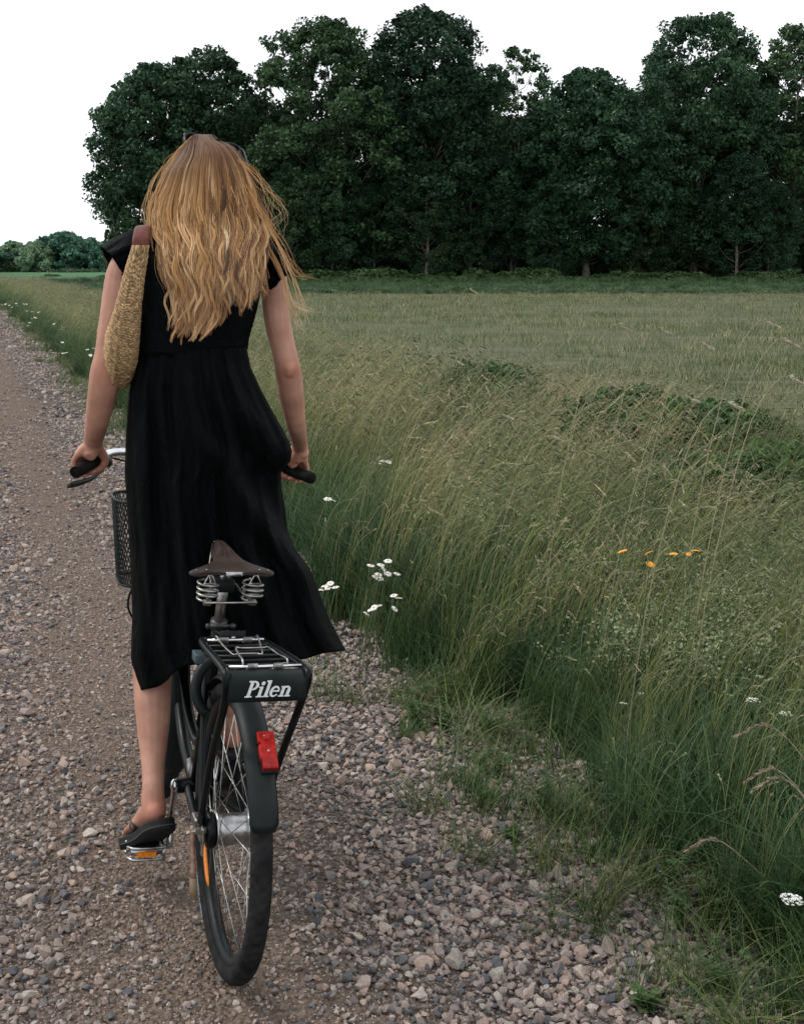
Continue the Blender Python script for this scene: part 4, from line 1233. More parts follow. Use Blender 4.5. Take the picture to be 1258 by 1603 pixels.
mb.rings([np.array([(SX - .001 - dx, SY + .020 * k * np.sign(math.cos(a)) * min(1, abs(math.cos(a)) * 1.8), SZ - .0005 + .0052 * k * math.sin(a)) for a in ang]) for dx, k in ((0, 1), (.0022, 1), (.003, .9))])
mb.build('maker_plate', alloy_m, saddle)
for x_, y_, zz in [(.014, s * .062, .0065) for s in (1, -1)] + [(.022, s * .084, .0035) for s in (1, -1)] + [(.258, 0, .0255), (.246, .010, .0255), (.246, -.010, .0255)]:
    mb = MB(); mb.ball((SX + x_, SY + y_ - .010 * float(smooth(.05, .28, x_)), SZ + zz), (.0026, .0026, .0012), 8, 5); mb.build('rivet', alloy_m, saddle)
for s in (1, -1):
    mb = MB(); a = np.linspace(0, 2 * math.pi * 3.4, 90)
    rad = .0232
    mb.tube(np.stack([SX + .035 + rad * np.cos(a), SY + s * .053 + rad * np.sin(a), SZ - .026 - .0125 * a / 6.283], -1), .0031, 6)
    mb.tube([(SX + .035, SY + s * .053, SZ - .070), (SX + .035, SY + s * .053, SZ - .083)], .010, 12)
    mb.build('saddle_spring', steel_m, saddle)
    mb = MB(); mb.tube(np.array([(SX + .010, SY + s * .053 - .014, SZ - .026), (SX + .010, SY + s * .053 + .014, SZ - .026), (SX + .012, SY + s * .053 + .0035, SZ - .007), (SX + .012, SY + s * .053 - .0035, SZ - .007)]), .0026, 6, closed=True)
    mb.build('spring_bracket', steel_m, saddle)
    mb = MB(); mb.tube(spline([(SX + .035, SY + s * .053, SZ - .074), (.16, SY + s * .03, SZ - .055), (.25, SY + s * .018, SZ - .03), (SX + .27, SY, SZ + .015)], 12), .0033, 6); mb.build('saddle_rail', steel_m, saddle)
mb = MB(); mb.tube([(SX + .012, SY - .06, SZ - .072), (SX + .012, SY + .06, SZ - .072)], .0025, 6); mb.build('cross_rod', steel_m, saddle)
mb = MB(); mb.box((.17, SY, SZ - .055), (.05, .05, .03)); mb.build('saddle_clamp', satin_m, saddle, bevel=.004)

# fenders
def fender(cx, cz, a0, a1, name, r=.367, hw=.032):
    nA, nP = 48, 15
    rr = []
    for a in np.linspace(a0, a1, nA):
        endk = min(1, (min(a - a0, a1 - a) + .0) / .05 * .5 + .72)
        s_ = np.linspace(-1, 1, nP)
        rad = r - .014 * np.abs(s_) ** 2.4
        o_ = np.stack([cx + rad * np.cos(a), s_ * hw * endk, cz + rad * np.sin(a)], -1)
        rad2 = rad - .0016
        i_ = np.stack([cx + rad2 * np.cos(a), s_ * hw * endk * .97, cz + rad2 * np.sin(a)], -1)[::-1]
        rr.append(np.vstack([o_, i_]))
    mb = MB(); mb.rings(rr); return mb.build(name, satin_m, bike)
rf = fender(0, .3485, math.radians(22), math.radians(158), 'rear_fender')
fender(1.10, .3485, math.radians(40), math.radians(207), 'front_fender')
# rear lamp on the fender
def fen(a_deg, dr=0.0):
    a = math.radians(a_deg); return np.array([(.366 + dr) * math.cos(a), 0, .3485 + (.366 + dr) * math.sin(a)]), np.array([math.cos(a), 0, math.sin(a)]), np.array([-math.sin(a), 0, math.cos(a)])
c_, n_, t_ = fen(131.5, .0)
c_ = c_ + np.array([0, -.015, 0])
t_ = -t_          # up along the fender
Mx = np.stack([n_, np.array([0, 1, 0]), t_ * 1.12], 1)
outl = np.array([(.019, .042), (-.019, .042), (-.019, -.040), (.016, -.040), (.016, -.022), (.020, -.018), (.020, .010), (.0145, .016), (.019, .020)])
mb = MB(); mb.rings([np.array([c_ + Mx @ np.array([d_, y_ * k, z_ * k]) for y_, z_ in outl]) for d_, k in ((-.004, 1.06), (.008, 1.06))]); lamp = mb.build('rear_lamp', satin_m, bike, smooth=False)
mb = MB(); mb.rings([np.array([c_ + Mx @ np.array([d_, y_ * k, z_ * k]) for y_, z_ in outl]) for d_, k in ((.006, .96), (.018, .95), (.0205, .88))]); mb.build('lens', red_m, lamp, smooth=False)
mb = MB(); mb.ball(c_ + Mx @ np.array([.0205, .0, -.003]), (.003, .003, .003), 8, 5); mb.build('screw', alloy_m, lamp)
mb = MB(); mb.tube([c_ + Mx @ np.array([.017, 0, .028]), c_ + Mx @ np.array([.0225, 0, .028])], [.009, .0075], 12); mb.build('bulb_dome', red_m, lamp)

# rack
rk = MB()
zf, zr = .780, .813
xf, xr = .098, -.268
hwf, hwr = .073, .087
rt_ = .0088
left = [(0.0, .070, .37), (-.13, .079, .58), (-.245, .083, .735), (xr - .006, hwr, zr - .018), (xr + .03, hwr, zr), (xf - .02, hwf, zf), (xf, hwf - .018, zf)]
right = [(a_, -b_, c_) for a_, b_, c_ in left]
rk.tube(spline(left[:4], 16)[:-1].tolist() + spline(left[3:], 14).tolist() + spline([left[-1], right[-1]], 6)[1:-1].tolist() + spline(right[3:][::-1], 14).tolist() + spline(right[:4][::-1], 16)[1:].tolist(), rt_, 10)
rack = rk.build('rear_rack', black_m, bike)
def rz_(x): return zf + (zr - zf) * (xf - x) / (xf - xr)
for k, x_ in enumerate((.02, -.045, -.10, -.15, -.20)):
    hw_ = hwf + (hwr - hwf) * (xf - x_) / (xf - xr)
    mb = MB(); mb.tube([(x_, -hw_, rz_(x_)), (x_, hw_, rz_(x_))], .0048, 8); mb.build('cross_bar', black_m, rack)
for x_ in (.055, -.246):
    hw_ = hwf + (hwr - hwf) * (xf - x_) / (xf - xr) - .008
    mb = MB(); mb.tube([(x_, -hw_, rz_(x_) + .008), (x_, hw_, rz_(x_) + .008)], .0038, 8); mb.build('clip_rod', chrome_m, rack)
    for sy in (1, -1):
        mb = MB(); a = np.linspace(0, 6.283 * 8, 120); mb.tube(np.stack([x_ + .0062 * np.cos(a), sy * .028 + .022 * (a / a[-1] - .5), rz_(x_) + .008 + .0062 * np.sin(a)], -1), .0011, 4); mb.build('clip_spring', steel_m, rack)
for x0, x1, hw0, hw1 in ((.055, -.075, .048, .033), (-.246, -.115, .048, .036)):
    mb = MB(); sgn = -1 if x1 < x0 else 1
    zz = rz_(x0) + .012
    mb.tube(spline([(x0, hw0, zz - .003), (x0 + (x1 - x0) * .08, hw0, zz + .009), (x0 + (x1 - x0) * .5, hw0 * .9, zz + .003), (x1, hw1, zz), (x1 + (x0 - x1) * .03, hw1 - .012, zz), (x1 + (x0 - x1) * .03, -hw1 + .012, zz), (x1, -hw1, zz), (x0 + (x1 - x0) * .5, -hw0 * .9, zz + .003), (x0 + (x1 - x0) * .08, -hw0, zz + .009), (x0, -hw0, zz - .003)], 50), .0021, 6)
    mb.build('spring_clip', steel_m, rack)
# bent name plate across the back of the rack
mb = MB()
pp = [(xr + .016, zr + .002), (xr - .004, zr - .004), (xr - .013, zr - .018), (xr - .014, zr - .054), (xr - .008, zr - .062)]
pp = spline([(a_, 0, b_) for a_, b_ in pp], 14)
rr = []
for p in pp:
    y_ = np.linspace(-hwr + .003, hwr - .003, 13)
    rr.append(np.stack([np.full(13, p[0]), y_, np.full(13, p[2])], -1))
G_ = np.array(rr); back_ = G_ + np.array([.003, 0, -.001])
mb.rings([np.vstack([a_, b_[::-1]]) for a_, b_ in zip(G_, back_)])
plate = mb.build('name_plate', satin_m, rack)
# lettering on the plate: slanted, heavy, with slab feet
def letters():
    """outlines as stroke bars in an em of height 1: list of polygons per letter (x, y)"""
    def bar(x0, y0, x1, y1): return [(x0, y0), (x1, y0), (x1, y1), (x0, y1)]
    def arc(cx, cy, rx, ry, a0, a1, w0, w1, n=14):
        a = np.radians(np.linspace(a0, a1, n)); t = np.linspace(0, 1, n); w_ = w0 + (w1 - w0) * np.sin(math.pi * t)
        o_ = [(cx + (rx) * math.cos(q), cy + (ry) * math.sin(q)) for q in a]; i_ = [(cx + (rx - ww) * math.cos(q), cy + (ry - ww * .75) * math.sin(q)) for q, ww in zip(a, w_)]
        return [[o_[k], o_[k + 1], i_[k + 1], i_[k]] for k in range(n - 1)]
    S = .19
    P = [bar(.10, 0, .10 + S, 1), bar(0, 0, .42, .075), bar(-.02, .925, .30, 1.0)] + arc(.29, .72, .35, .28, -90, 90, .10, .17)
    I = [bar(.06, 0, .06 + S, .64), bar(-.02, .575, .12, .64), bar(-.03, 0, .36, .07), [(.08, .76), (.16, .72), (.28, .78), (.26, .92), (.16, .95), (.07, .88)]]
    Lt = [bar(.06, 0, .06 + S, 1.0), bar(-.03, .93, .12, 1.0), bar(-.03, 0, .36, .07)]
    E_ = arc(.26, .33, .29, .34, 15, 325, .08, .17, 22) + [bar(.10, .31, .54, .40)]
    Nn = [bar(.06, 0, .06 + S, .64), bar(-.02, .575, .12, .64), bar(-.03, 0, .31, .07), bar(.41, 0, .41 + S, .45), bar(.36, 0, .70, .07)] + arc(.36, .38, .24, .28, 0, 130, .10, .16, 10)
    return [(P, 0.0), (I, .70), (Lt, 1.10), (E_, 1.46), (Nn, 2.06)]
em = .035
width = 2.74 * em
for polys, x0 in letters():
    mb = MB()
    for k, pl in enumerate(polys):
        lift = .0012 + .00012 * (k % 6)
        q = np.array(pl, float)
        yy = (q[:, 0] + x0 + q[:, 1] * .30) * em - width * .52
        V = np.stack([np.full(len(q), xr - .0142 - lift), -yy, zr - .049 + q[:, 1] * em], -1)
        V2 = V + np.array([.002, 0, 0])
        n = len(q)
        mb.add(np.vstack([V, V2]), [tuple(range(n))] + [(i, (i + 1) % n, n + (i + 1) % n, n + i) for i in range(n)])
    mb.build('letter', white_paint_m, plate, smooth=False)
mb = MB(); mb.box((.088, 0, .79), (.004, .06, .03)); mb.tube([(.095, .016, .79), (.235, .016, .765)], .004, 6); mb.tube([(.095, -.016, .79), (.235, -.016, .765)], .004, 6); mb.ball((.083, 0, .788), (.005, .009, .009), 12, 6); mb.build('rack_bracket', satin_m, rack)
mb = MB(); mb.ball((.080, 0, .788), (.003, .006, .006), 10, 6); mb.build('bracket_bolt', alloy_m, rack)
mb = MB(); mb.box((.015, .093, .765), (.045, .022, .022)); mb.tube([(.015, .075, .772), (.015, .09, .767)], .006, 8); mb.build('pump_clip', simple('grey_blue_plastic', (0.035, 0.055, 0.065), .5, noise=.2), bike, bevel=.004)
# ring lock above the rear wheel
mb = MB(); a = np.linspace(math.radians(-50), math.radians(230), 30)
cl = np.array([.155, 0, .640]); ax = np.array([-.33, 0, .94]) * 0 + np.array([.42, 0, .91])
dn = np.array([-.91, 0, .42])
mb.tube([cl + np.array([0, 1, 0]) * .068 * math.cos(q) + ax * .075 * math.sin(q) for q in a], .0125, 10, flat=1.25)
mb.build('ring_lock', satin_m, bike)

# cranks and pedals
PA = math.radians(-96)
for s in (1, -1):
    aa = PA if s > 0 else PA + math.pi
    ex, ez = BBx + .165 * math.cos(aa), BBz + .165 * math.sin(aa)
    mb = MB(); mb.tube(spline([(BBx, s * .052, BBz), (BBx + .05 * math.cos(aa), s * .060, BBz + .05 * math.sin(aa)), (BBx + .11 * math.cos(aa), s * .062, BBz + .11 * math.sin(aa)), (ex, s * .064, ez)], 12), [.017, .0145, .0125, .011, .0105, .010, .010, .010, .010, .0105, .0125, .0125], 12, flat=.75)
    mb.ball((BBx, s * .056, BBz), (.018, .012, .018), 12, 8); mb.build('crank', chrome_m, bike)
    pm = MB()
    y0, y1 = s * .084, s * .178
    pm.tube([(ex, s * .064, ez), (ex, y1, ez)], .007, 8)
    for dx in (.036, -.036):
        for dz in (.014, -.018):
            pm.tube([(ex + dx, y0, ez + dz), (ex + dx * .9, y1 - s * .012, ez + dz), (ex + dx * .45, y1, ez + dz * .9)], .0042, 6)
        pm.tube([(ex + dx, y0, ez + .014), (ex + dx, y0, ez - .018)], .0036, 6)
    for dz in (.014, -.018):
        pm.tube([(ex + .036, y0, ez + dz), (ex - .036, y0, ez + dz)], .0036, 6)
    pm.box((ex, s * .130, ez), (.056, .078, .016))
    pedal = pm.build('pedal', alloy_m, bike)
    for sg in (-1, 1):
        mb = MB(); mb.box((ex + sg * .040, s * .131, ez), (.006, .050, .013)); mb.build('pedal_reflector', amber_m, pedal, smooth=False)
PEDL = (BBx + .165 * math.cos(PA), .135, BBz + .165 * math.sin(PA))
PEDR = (BBx + .165 * math.cos(PA + math.pi), -.147, BBz + .165 * math.sin(PA + math.pi))

# kickstand hanging down behind the left stay
mb = MB(); mb.tube(spline([(.085, .072, .325), (.06, .074, .28), (.02, .076, .215)], 8), .0065, 8); ks = mb.build('kickstand', rust_m, bike)
mb = MB(); mb.tube([(.022, .076, .22), (.008, .077, .178)], [.009, .010], 8); mb.build('stand_foot', simple('dusty_tan_rubber', (0.16, 0.115, 0.06), .8, noise=.3), ks)
mb = MB(); mb.box((.085, .062, .335), (.05, .02, .03)); mb.build('stand_bracket', steel_m, bike, bevel=.004)

# fork, stem, handlebar
mb = MB()
for s in (1, -1):
    mb.tube(spline([(.968, s * .03, .70), (.99, s * .048, .62), (1.04, s * .056, .46), (1.10, s * .056, .3485)], 12), np.linspace(.0125, .0085, 12), 10)
mb.tube([(.968, -.034, .70), (.968, .034, .70)], .017, 10); mb.tube([HT0, HT0 + (.008, 0, -.02)], .016, 10)
mb.build('fork', black_m, bike)
mb = MB(); mb.tube(spline([HT1, HT1 + (-.012, 0, .16), (.90, 0, 1.06), (.955, 0, 1.085)], 12), .0125, 12); mb.build('stem', chrome_m, bike)
GL1, GR1 = np.array([.650, .322, 1.089]), np.array([.650, -.325, 1.089])
GL0, GR0 = np.array([.756, .255, 1.112]), np.array([.762, -.262, 1.106])
mb = MB()
mb.tube(spline([GL1 + (GL0 - GL1) * .1, GL0, (.860, .198, 1.118), (.935, .11, 1.105), (.955, 0, 1.085), (.935, -.11, 1.105), (.860, -.205, 1.118), GR0, GR1 + (GR0 - GR1) * .1], 48), .0112, 12)
bar = mb.build('handlebar', chrome_m, bike)
for g0, g1 in ((GL0, GL1), (GR0, GR1)):
    d_ = (g1 - g0) / np.linalg.norm(g1 - g0); Lg = np.linalg.norm(g1 - g0)
    mb = MB()
    pts = [0, .004, .008, .02] + list(np.linspace(.03, Lg - .012, 8)) + [Lg - .004, Lg]
    rad = [.015, .019, .019, .0165] + [.0168] * 8 + [.0165, .0135]
    mb.tube([g0 + d_ * p for p in pts], rad, 16)
    if g1[1] > 0:       # the left grip's end is hollow
        mb.tube([g1 + d_ * .0004, g1 + d_ * .004], [.0165, .0165], 16, caps=False); mb.tube([g1 + d_ * .004, g1 - d_ * .002], [.0165, .011], 16, caps=False)
    mb.build('grip', grip_m, bar)
# left brake lever, its cable and the cable loop beside the skirt
mb = MB(); lv0 = GL0 + np.array([.035, -.03, -.012])
mb.tube(spline([lv0, GL0 + (-.01, .0, -.040), GL0 * .45 + GL1 * .55 + np.array([.004, -.004, -.040]), GL1 + (-.012, .022, -.036)], 14), [.006, .007, .007, .0065, .006, .006, .006, .0065, .007, .0075, .008, .0085, .0085, .006], 8, flat=.5); mb.ball(lv0, (.014, .014, .016), 10, 6)
mb.build('brake_lever', lever_m, bar)
mb = MB(); mb.tube(spline([lv0, (.86, .20, 1.10), (.97, .08, 1.04), (1.0, .03, .88), (.99, .03, .74)], 20), .0026, 6); mb.build('brake_cable', grip_m, bike)
mb = MB(); mb.tube(spline([GR0 + (.03, .03, -.012), (.88, -.18, 1.09), (.98, -.05, 1.03), (.95, .0, .85)], 16), .0026, 6); mb.build('gear_cable', grip_m, bike)
mb = MB(); mb.tube(spline([(.95, .05, .80), (.90, .125, .72), (.90, .138, .655), (.92, .10, .60), (.96, .04, .60)], 18), .0034, 6); mb.build('lamp_cable', grip_m, bike)
# wire basket in front of the bars
bk = MB()
bc = np.array([1.125, 0.0])
def bring(z_, k):
    a = np.linspace(0, 6.283, 48, endpoint=False)
    return np.stack([bc[0] + .125 * k * np.sign(np.cos(a)) * np.abs(np.cos(a)) ** .55, bc[1] + .168 * k * np.sign(np.sin(a)) * np.abs(np.sin(a)) ** .55, np.full(48, z_)], -1)
bz0, bz1 = .685, .945
bk.tube(bring(bz1, 1.0), .0042, 6, closed=True)
basket = bk.build('basket', satin_m, bike)
mb = MB(); mb.tube(bring(bz0, .86), .004, 6, closed=True); mb.build('base_ring', satin_m, basket)
mb = MB()
def bpt(u, v):
    k = .86 + .14 * v; a = u * 6.283
    return np.array([bc[0] + .125 * k * np.sign(np.cos(a)) * abs(np.cos(a)) ** .55, bc[1] + .168 * k * np.sign(np.sin(a)) * abs(np.sin(a)) ** .55, bz0 + (bz1 - bz0) * v])
for k in range(56):
    for sg in (1, -1):
        mb.tube([bpt(k / 56 + sg * .16 * v, v) for v in np.linspace(0, 1, 9)], .00125, 4, caps=False)
for k in range(-6, 7):
    x_ = bc[0] + k * .0165; hw_ = .143 * (1 - (k / 7) ** 4)
    mb.tube([(x_, -hw_, bz0), (x_, hw_, bz0)], .00125, 4)
tag(mb.build('wire_mesh', satin_m, basket), kind='stuff')
# ------------------------------------------------------------------ the rider
skin_m, N, L, b = nmat('skin')
b.inputs['Roughness'].default_value = .5; b.inputs['Specular IOR Level'].default_value = .35
b.inputs['Subsurface Weight'].default_value = .12; b.inputs['Subsurface Radius'].default_value = (.012, .005, .003)
tc = N.new('ShaderNodeTexCoord'); t = N.new('ShaderNodeTexNoise'); t.inputs['Scale'].default_value = 14; t.inputs['Detail'].default_value = 6
r = N.new('ShaderNodeValToRGB'); e = r.color_ramp.elements
e[0].position, e[0].color = .35, (.34, .178, .122, 1); e[1].position, e[1].color = .68, (.47, .28, .20, 1)
a_ = N.new('ShaderNodeAttribute'); a_.attribute_name = 'tint'
mm = N.new('ShaderNodeMix'); mm.data_type = 'RGBA'; mm.blend_type = 'MULTIPLY'; mm.inputs[0].default_value = 1
L.new(tc.outputs['Object'], t.inputs['Vector']); L.new(t.outputs['Fac'], r.inputs[0]); L.new(r.outputs[0], mm.inputs[6]); L.new(a_.outputs['Color'], mm.inputs[7]); L.new(mm.outputs[2], b.inputs['Base Color'])
t2 = N.new('ShaderNodeTexNoise'); t2.inputs['Scale'].default_value = 260; bm = N.new('ShaderNodeBump'); bm.inputs['Strength'].default_value = .12; bm.inputs['Distance'].default_value = .001
L.new(tc.outputs['Object'], t2.inputs['Vector']); L.new(t2.outputs['Fac'], bm.inputs['Height']); L.new(bm.outputs[0], b.inputs['Normal'])

pl_ = bw(*PEDL); pr_ = bw(*PEDR)
person = thing('person', 'woman in a black dress standing on the bicycle pedals, long wavy blond hair', 'person', (pl_[0], pl_[1], pl_[2]))
RT, FW, UP = _r0, _fw, _z          # rider's right, forward, up
body = MB()

def limb(pts, n=22, flat=1.0, res=14):
    """pts: (point, radius) list, smooth tapered limb"""
    P = spline([p for p, _ in pts], n); rr_ = spline([[r_, 0, 0] for _, r_ in pts], n)[:, 0]
    body.tube(P, rr_, res, flat=flat)
    body.ball(P[0], rr_[0], 10, 6); body.ball(P[-1], rr_[-1], 10, 6)

def oval(c, hw_, ry, right=RT, fwd=FW, n=24):
    a = np.linspace(0, 6.28318, n, endpoint=False)
    return np.array([c + right * hw_ * math.cos(q) + fwd * ry * math.sin(q) for q in a])
# torso
rings_ = []
for px_, py_, hw_, ry_, Y_ in ((312, 352, 26, .05, 3.29), (312, 370, 36, .052, 3.29), (312, 386, 70, .052, 3.285), (311, 402, 92, .064, 3.28), (309, 440, 90, .080, 3.27), (305, 490, 76, .082, 3.265), (302, 540, 64, .072, 3.255), (306, 575, 66, .070, 3.25), (308, 600, 72, .078, 3.26), (316, 670, 82, .090, 3.275), (320, 730, 78, .090, 3.28), (320, 770, 62, .08, 3.28)):
    rings_.append(oval(at(px_, py_, Y_), hw_ * .00163, ry_))
body.rings(rings_)
# neck and head
HC = at(320, 292, 3.305)
limb([(at(312, 385, 3.28), .052), (at(315, 350, 3.29), .050), (HC + UP * -.02, .055)], 10)
body.ball(HC + UP * .012 - FW * .002, (.070, .074, .088), 18, 14)
M_h = np.stack([RT, FW, UP], 1)
body.ball(HC + UP * .012 - FW * .010, (.069, .084, .084), 18, 14, M_h)
body.ball(HC + FW * .035 - UP * .035, (.060, .062, .085), 18, 14, M_h)     # face
body.ball(HC + FW * .078 - UP * .095, (.024, .020, .018), 12, 8, M_h)       # chin
body.tube([HC + FW * .088 + UP * .005, HC + FW * .108 - UP * .030, HC + FW * .094 - UP * .038], [.008, .012, .009], 8)    # nose
for s in (1, -1):
    body.ball(HC + RT * s * .032 + FW * .078 + UP * .018, (.020, .012, .006), 10, 6, M_h)     # brow
    body.ball(HC + RT * s * .076 + FW * .0 - UP * .02, (.008, .018, .030), 10, 8, M_h)        # ear
    body.ball(HC + RT * s * .036 + FW * .070 - UP * .035, (.022, .018, .018), 10, 8, M_h)     # cheek
body.ball(HC + FW * .091 - UP * .058, (.022, .010, .005), 10, 6, M_h); body.ball(HC + FW * .089 - UP * .068, (.019, .010, .006), 10, 6, M_h)   # lips

def hand(g0, g1, wrist, side, s_in=.018):
    """a hand closed round the grip; side +1 = right hand"""
    a = (g1 - g0) / np.linalg.norm(g1 - g0)
    u = UP - a * UP.dot(a); u /= np.linalg.norm(u)
    b_ = np.cross(a, u)
    if b_.dot(RT) * side < 0: b_ = -b_
    def q(s, ang, r_):
        A = math.radians(ang); return g0 + a * s + (b_ * math.cos(A) + u * math.sin(A)) * r_
    for k, (ln, fr) in enumerate(((1.0, .0088), (1.06, .0090), (1.0, .0087), (.84, .0076))):
        s = s_in + .020 * k
        bend = (72 - 4 * k, 8 - 3 * k, -62 * ln, -128 * ln)
        P = [q(s, bend[0], .036), q(s, (bend[0] + bend[1]) / 2 + 4, .0345), q(s + .001, bend[1], .0305), q(s + .002, bend[2], .0265), q(s + .003, bend[3], .0250)]
        n_ = 16; pp_ = spline(P, n_)
        body.tube(pp_, fr * np.interp(np.linspace(0, 1, n_), [0, .2, .33, .45, .62, .75, 1], [1.12, 1.0, 1.06, .97, 1.0, .94, .82]), 10)
        body.ball(pp_[-1], fr * .84, 8, 6); body.ball(P[0], fr * 1.22, 8, 6)
        mid = (wrist + P[0]) / 2 + u * .006 + b_ * .004
        body.tube(spline([wrist + a * (.022 - .0) * (k - 1.5) / 2.2 * .9, mid, P[0]], 10), np.linspace(.017, .0112, 10), 10)
    # heel of the palm rests on top of the grip, thumb leaves its inner side
    body.tube(spline([wrist, q(s_in + .045, 112, .034), q(s_in + .055, 120, .029)], 8), np.linspace(.022, .015, 8), 10)
    tb = [wrist - a * .012, q(s_in + .004, 128, .034), q(s_in - .004, 176, .029), q(s_in + .008, 222, .0265), q(s_in + .026, 250, .0262)]
    pp_ = spline(tb, 16); body.tube(pp_, np.interp(np.linspace(0, 1, 16), [0, .25, .5, .75, 1], [.019, .0155, .0115, .0105, .0085]), 10); body.ball(pp_[-1], .0085, 8, 6)

gl0, gl1, gr0, gr1 = bw(*GL0), bw(*GL1), bw(*GR0), bw(*GR1)
wl_p = at(147, 698, gl0[1] - .055); wr_p = at(470, 706, gr0[1] - .055)
hand(gl0, gl1, wl_p, -1); hand(gr0, gr1, wr_p, 1, .012)
limb([(at(207, 402, 3.245), .038), (at(190, 432, 3.23), .038), (at(180, 495, 3.215), .037), (at(171, 555, 3.21), .036), (at(165, 585, 3.22), .0385), (at(160, 620, 3.25), .037), (at(152, 660, 3.30), .031), (wl_p + UP * .012, .0265), (wl_p, .0255)], 32)
limb([(at(408, 404, 3.31), .038), (at(427, 434, 3.315), .036), (at(434, 500, 3.32), .0345), (at(446, 555, 3.325), .0325), (at(452, 585, 3.345), .0350), (at(457, 625, 3.385), .0335), (at(464, 668, 3.43), .0265), (wr_p + UP * .012, .0225), (wr_p, .022)], 32)
body.ball(at(453, 576, 3.312), (.017, .017, .026), 10, 8)

# legs and feet
heel = at(247, 1262, 3.135)
ankle = at(240, 1232, 3.165)
kneeL = at(244, 945, 3.37)
limb([(at(290, 720, 3.27), .078), (at(270, 840, 3.33), .068), (kneeL, .053), (at(238, 1000, 3.33), .053), (at(239, 1075, 3.285), .0510), (at(240, 1140, 3.245), .043), (at(240, 1195, 3.20), .0315), (ankle, .0285)], 40)
SH, ST = at(254, 1283, 3.10), at(197, 1317, 3.305)       # sandal: heel and toe ends of the footbed
fd = (ST - SH) / np.linalg.norm(ST - SH)
fs = np.cross(fd, UP); fs /= np.linalg.norm(fs); fs = fs * 1.0
fs = fs - UP * .10; fs -= fd * fs.dot(fd); fs /= np.linalg.norm(fs)
fn = np.cross(fs, fd)
if fn[2] < 0: fn = -fn
Lf = np.linalg.norm(ST - SH)
def foot(SH, fd, fs, fn, Lf, ankle, sgn):
    body.tube(spline([ankle, SH + fd * .042 + fn * .050, SH + fd * .034 + fn * .026], 8), [.029, .030, .031, .032, .032, .032, .031, .030], 12)
    body.ball(SH + fd * .036 + fn * .030, (.029, .033, .030), 12, 8)
    for s_ in (1, -1):
        body.ball(ankle + fs * s_ * .020 + fn * .0, (.011, .012, .018), 8, 6)
    rg = []
    for k, (d_, hw_, h_) in enumerate(((.03, .028, .058), (.06, .031, .066), (.09, .032, .060), (.125, .036, .046), (.155, .041, .034), (.18, .043, .026), (.20, .040, .018))):
        a = np.linspace(0, 6.283, 18, endpoint=False)
        rg.append(np.array([SH + fd * d_ + fs * hw_ * math.cos(q) + fn * (h_ * .5 + h_ * .5 * math.sin(q)) for q in a]))
    body.rings(rg)
    for k in range(5):
        x_ = (-.034 + .0165 * k) * sgn
        body.tube([SH + fd * .185 + fs * x_ + fn * .012, SH + fd * (.232 - .006 * k) + fs * x_ * 1.08 + fn * .009], [(.0125, .0085, .0085, .008, .0075)[k], (.0105, .007, .007, .0065, .006)[k]], 9)
        body.ball(SH + fd * (.232 - .006 * k) + fs * x_ * 1.08 + fn * .009, (.0105, .007, .007, .0065, .006)[k], 8, 6)
foot(SH, fd, fs, fn, Lf, ankle, -1 if fs.dot(RT) > 0 else 1)
# right leg: the raised pedal
SHr = pr_ - FW * .150 - UP * .025 - RT * .082
STr = pr_ + FW * .095 + UP * .012 - RT * .02
fdr = (STr - SHr) / np.linalg.norm(STr - SHr)
fsr = np.cross(fdr, UP); fsr /= np.linalg.norm(fsr); fnr = np.cross(fsr, fdr)
if fnr[2] < 0: fnr = -fnr
ankr = SHr + fdr * .045 + UP * .085
kneeR = at(378, 915, 3.44)
limb([(at(345, 720, 3.27), .074), (at(362, 815, 3.36), .064), (kneeR, .056), (kneeR * .72 + ankr * .28 - FW * .02 - RT * .01, .050), (kneeR * .35 + ankr * .65 - FW * .012 - RT * .01, .041), (ankr + UP * .03, .029), (ankr, .028)], 40)
foot(SHr, fdr, fsr, fnr, Lf, ankr, 1 if fsr.dot(RT) > 0 else -1)
bo = body.build('body_source', skin_m, None)
rm = bo.modifiers.new('r', 'REMESH'); rm.mode = 'VOXEL'; rm.voxel_size = .0042
sm = bo.modifiers.new('s', 'SMOOTH'); sm.factor = .5; sm.iterations = 4
bpy.context.view_layer.update()
dg = bpy.context.evaluated_depsgraph_get()
me = bpy.data.meshes.new_from_object(bo.evaluated_get(dg))
bpy.data.objects.remove(bo)
me.name = 'body'
co = np.empty(len(me.vertices) * 3); me.vertices.foreach_get('co', co); co = co.reshape(-1, 3)
flush = np.zeros(len(co))          # rosier skin on heels, elbows, knuckles and knees
for c_, r_, k_ in ((heel, .035, .9), (SHr + fdr * .03 + UP * .03, .04, .9), (at(453, 576, 3.312), .03, .8), (at(167, 578, 3.19), .03, .6), (gl0, .10, .6), (gr0, .10, .7), (SH + fd * .2, .06, .5), (kneeL, .07, .4)):
    flush = np.maximum(flush, k_ * np.exp(-(np.linalg.norm(co - c_, axis=1) / r_) ** 2))
ca_ = me.color_attributes.new('tint', 'FLOAT_COLOR', 'POINT')
ca_.data.foreach_set('color', (np.stack([1.08 + 0 * flush, 1.0 - .26 * flush, 1.0 - .30 * flush, 1 + 0 * flush], -1)).astype(np.float32).ravel())
me.transform(WORLD[person.name].inverted())
me.polygons.foreach_set('use_smooth', np.ones(len(me.polygons), dtype=bool))
if not me.materials: me.materials.append(skin_m)
bob = bpy.data.objects.new('body', me); COL.objects.link(bob); bob.parent = person; WORLD['body'] = WORLD[person.name]
eye_m = simple('eye_white', (.7, .68, .65), .2); iris_m = simple('iris', (.06, .09, .12), .2); lip_m = simple('lips', (.42, .13, .11), .5)
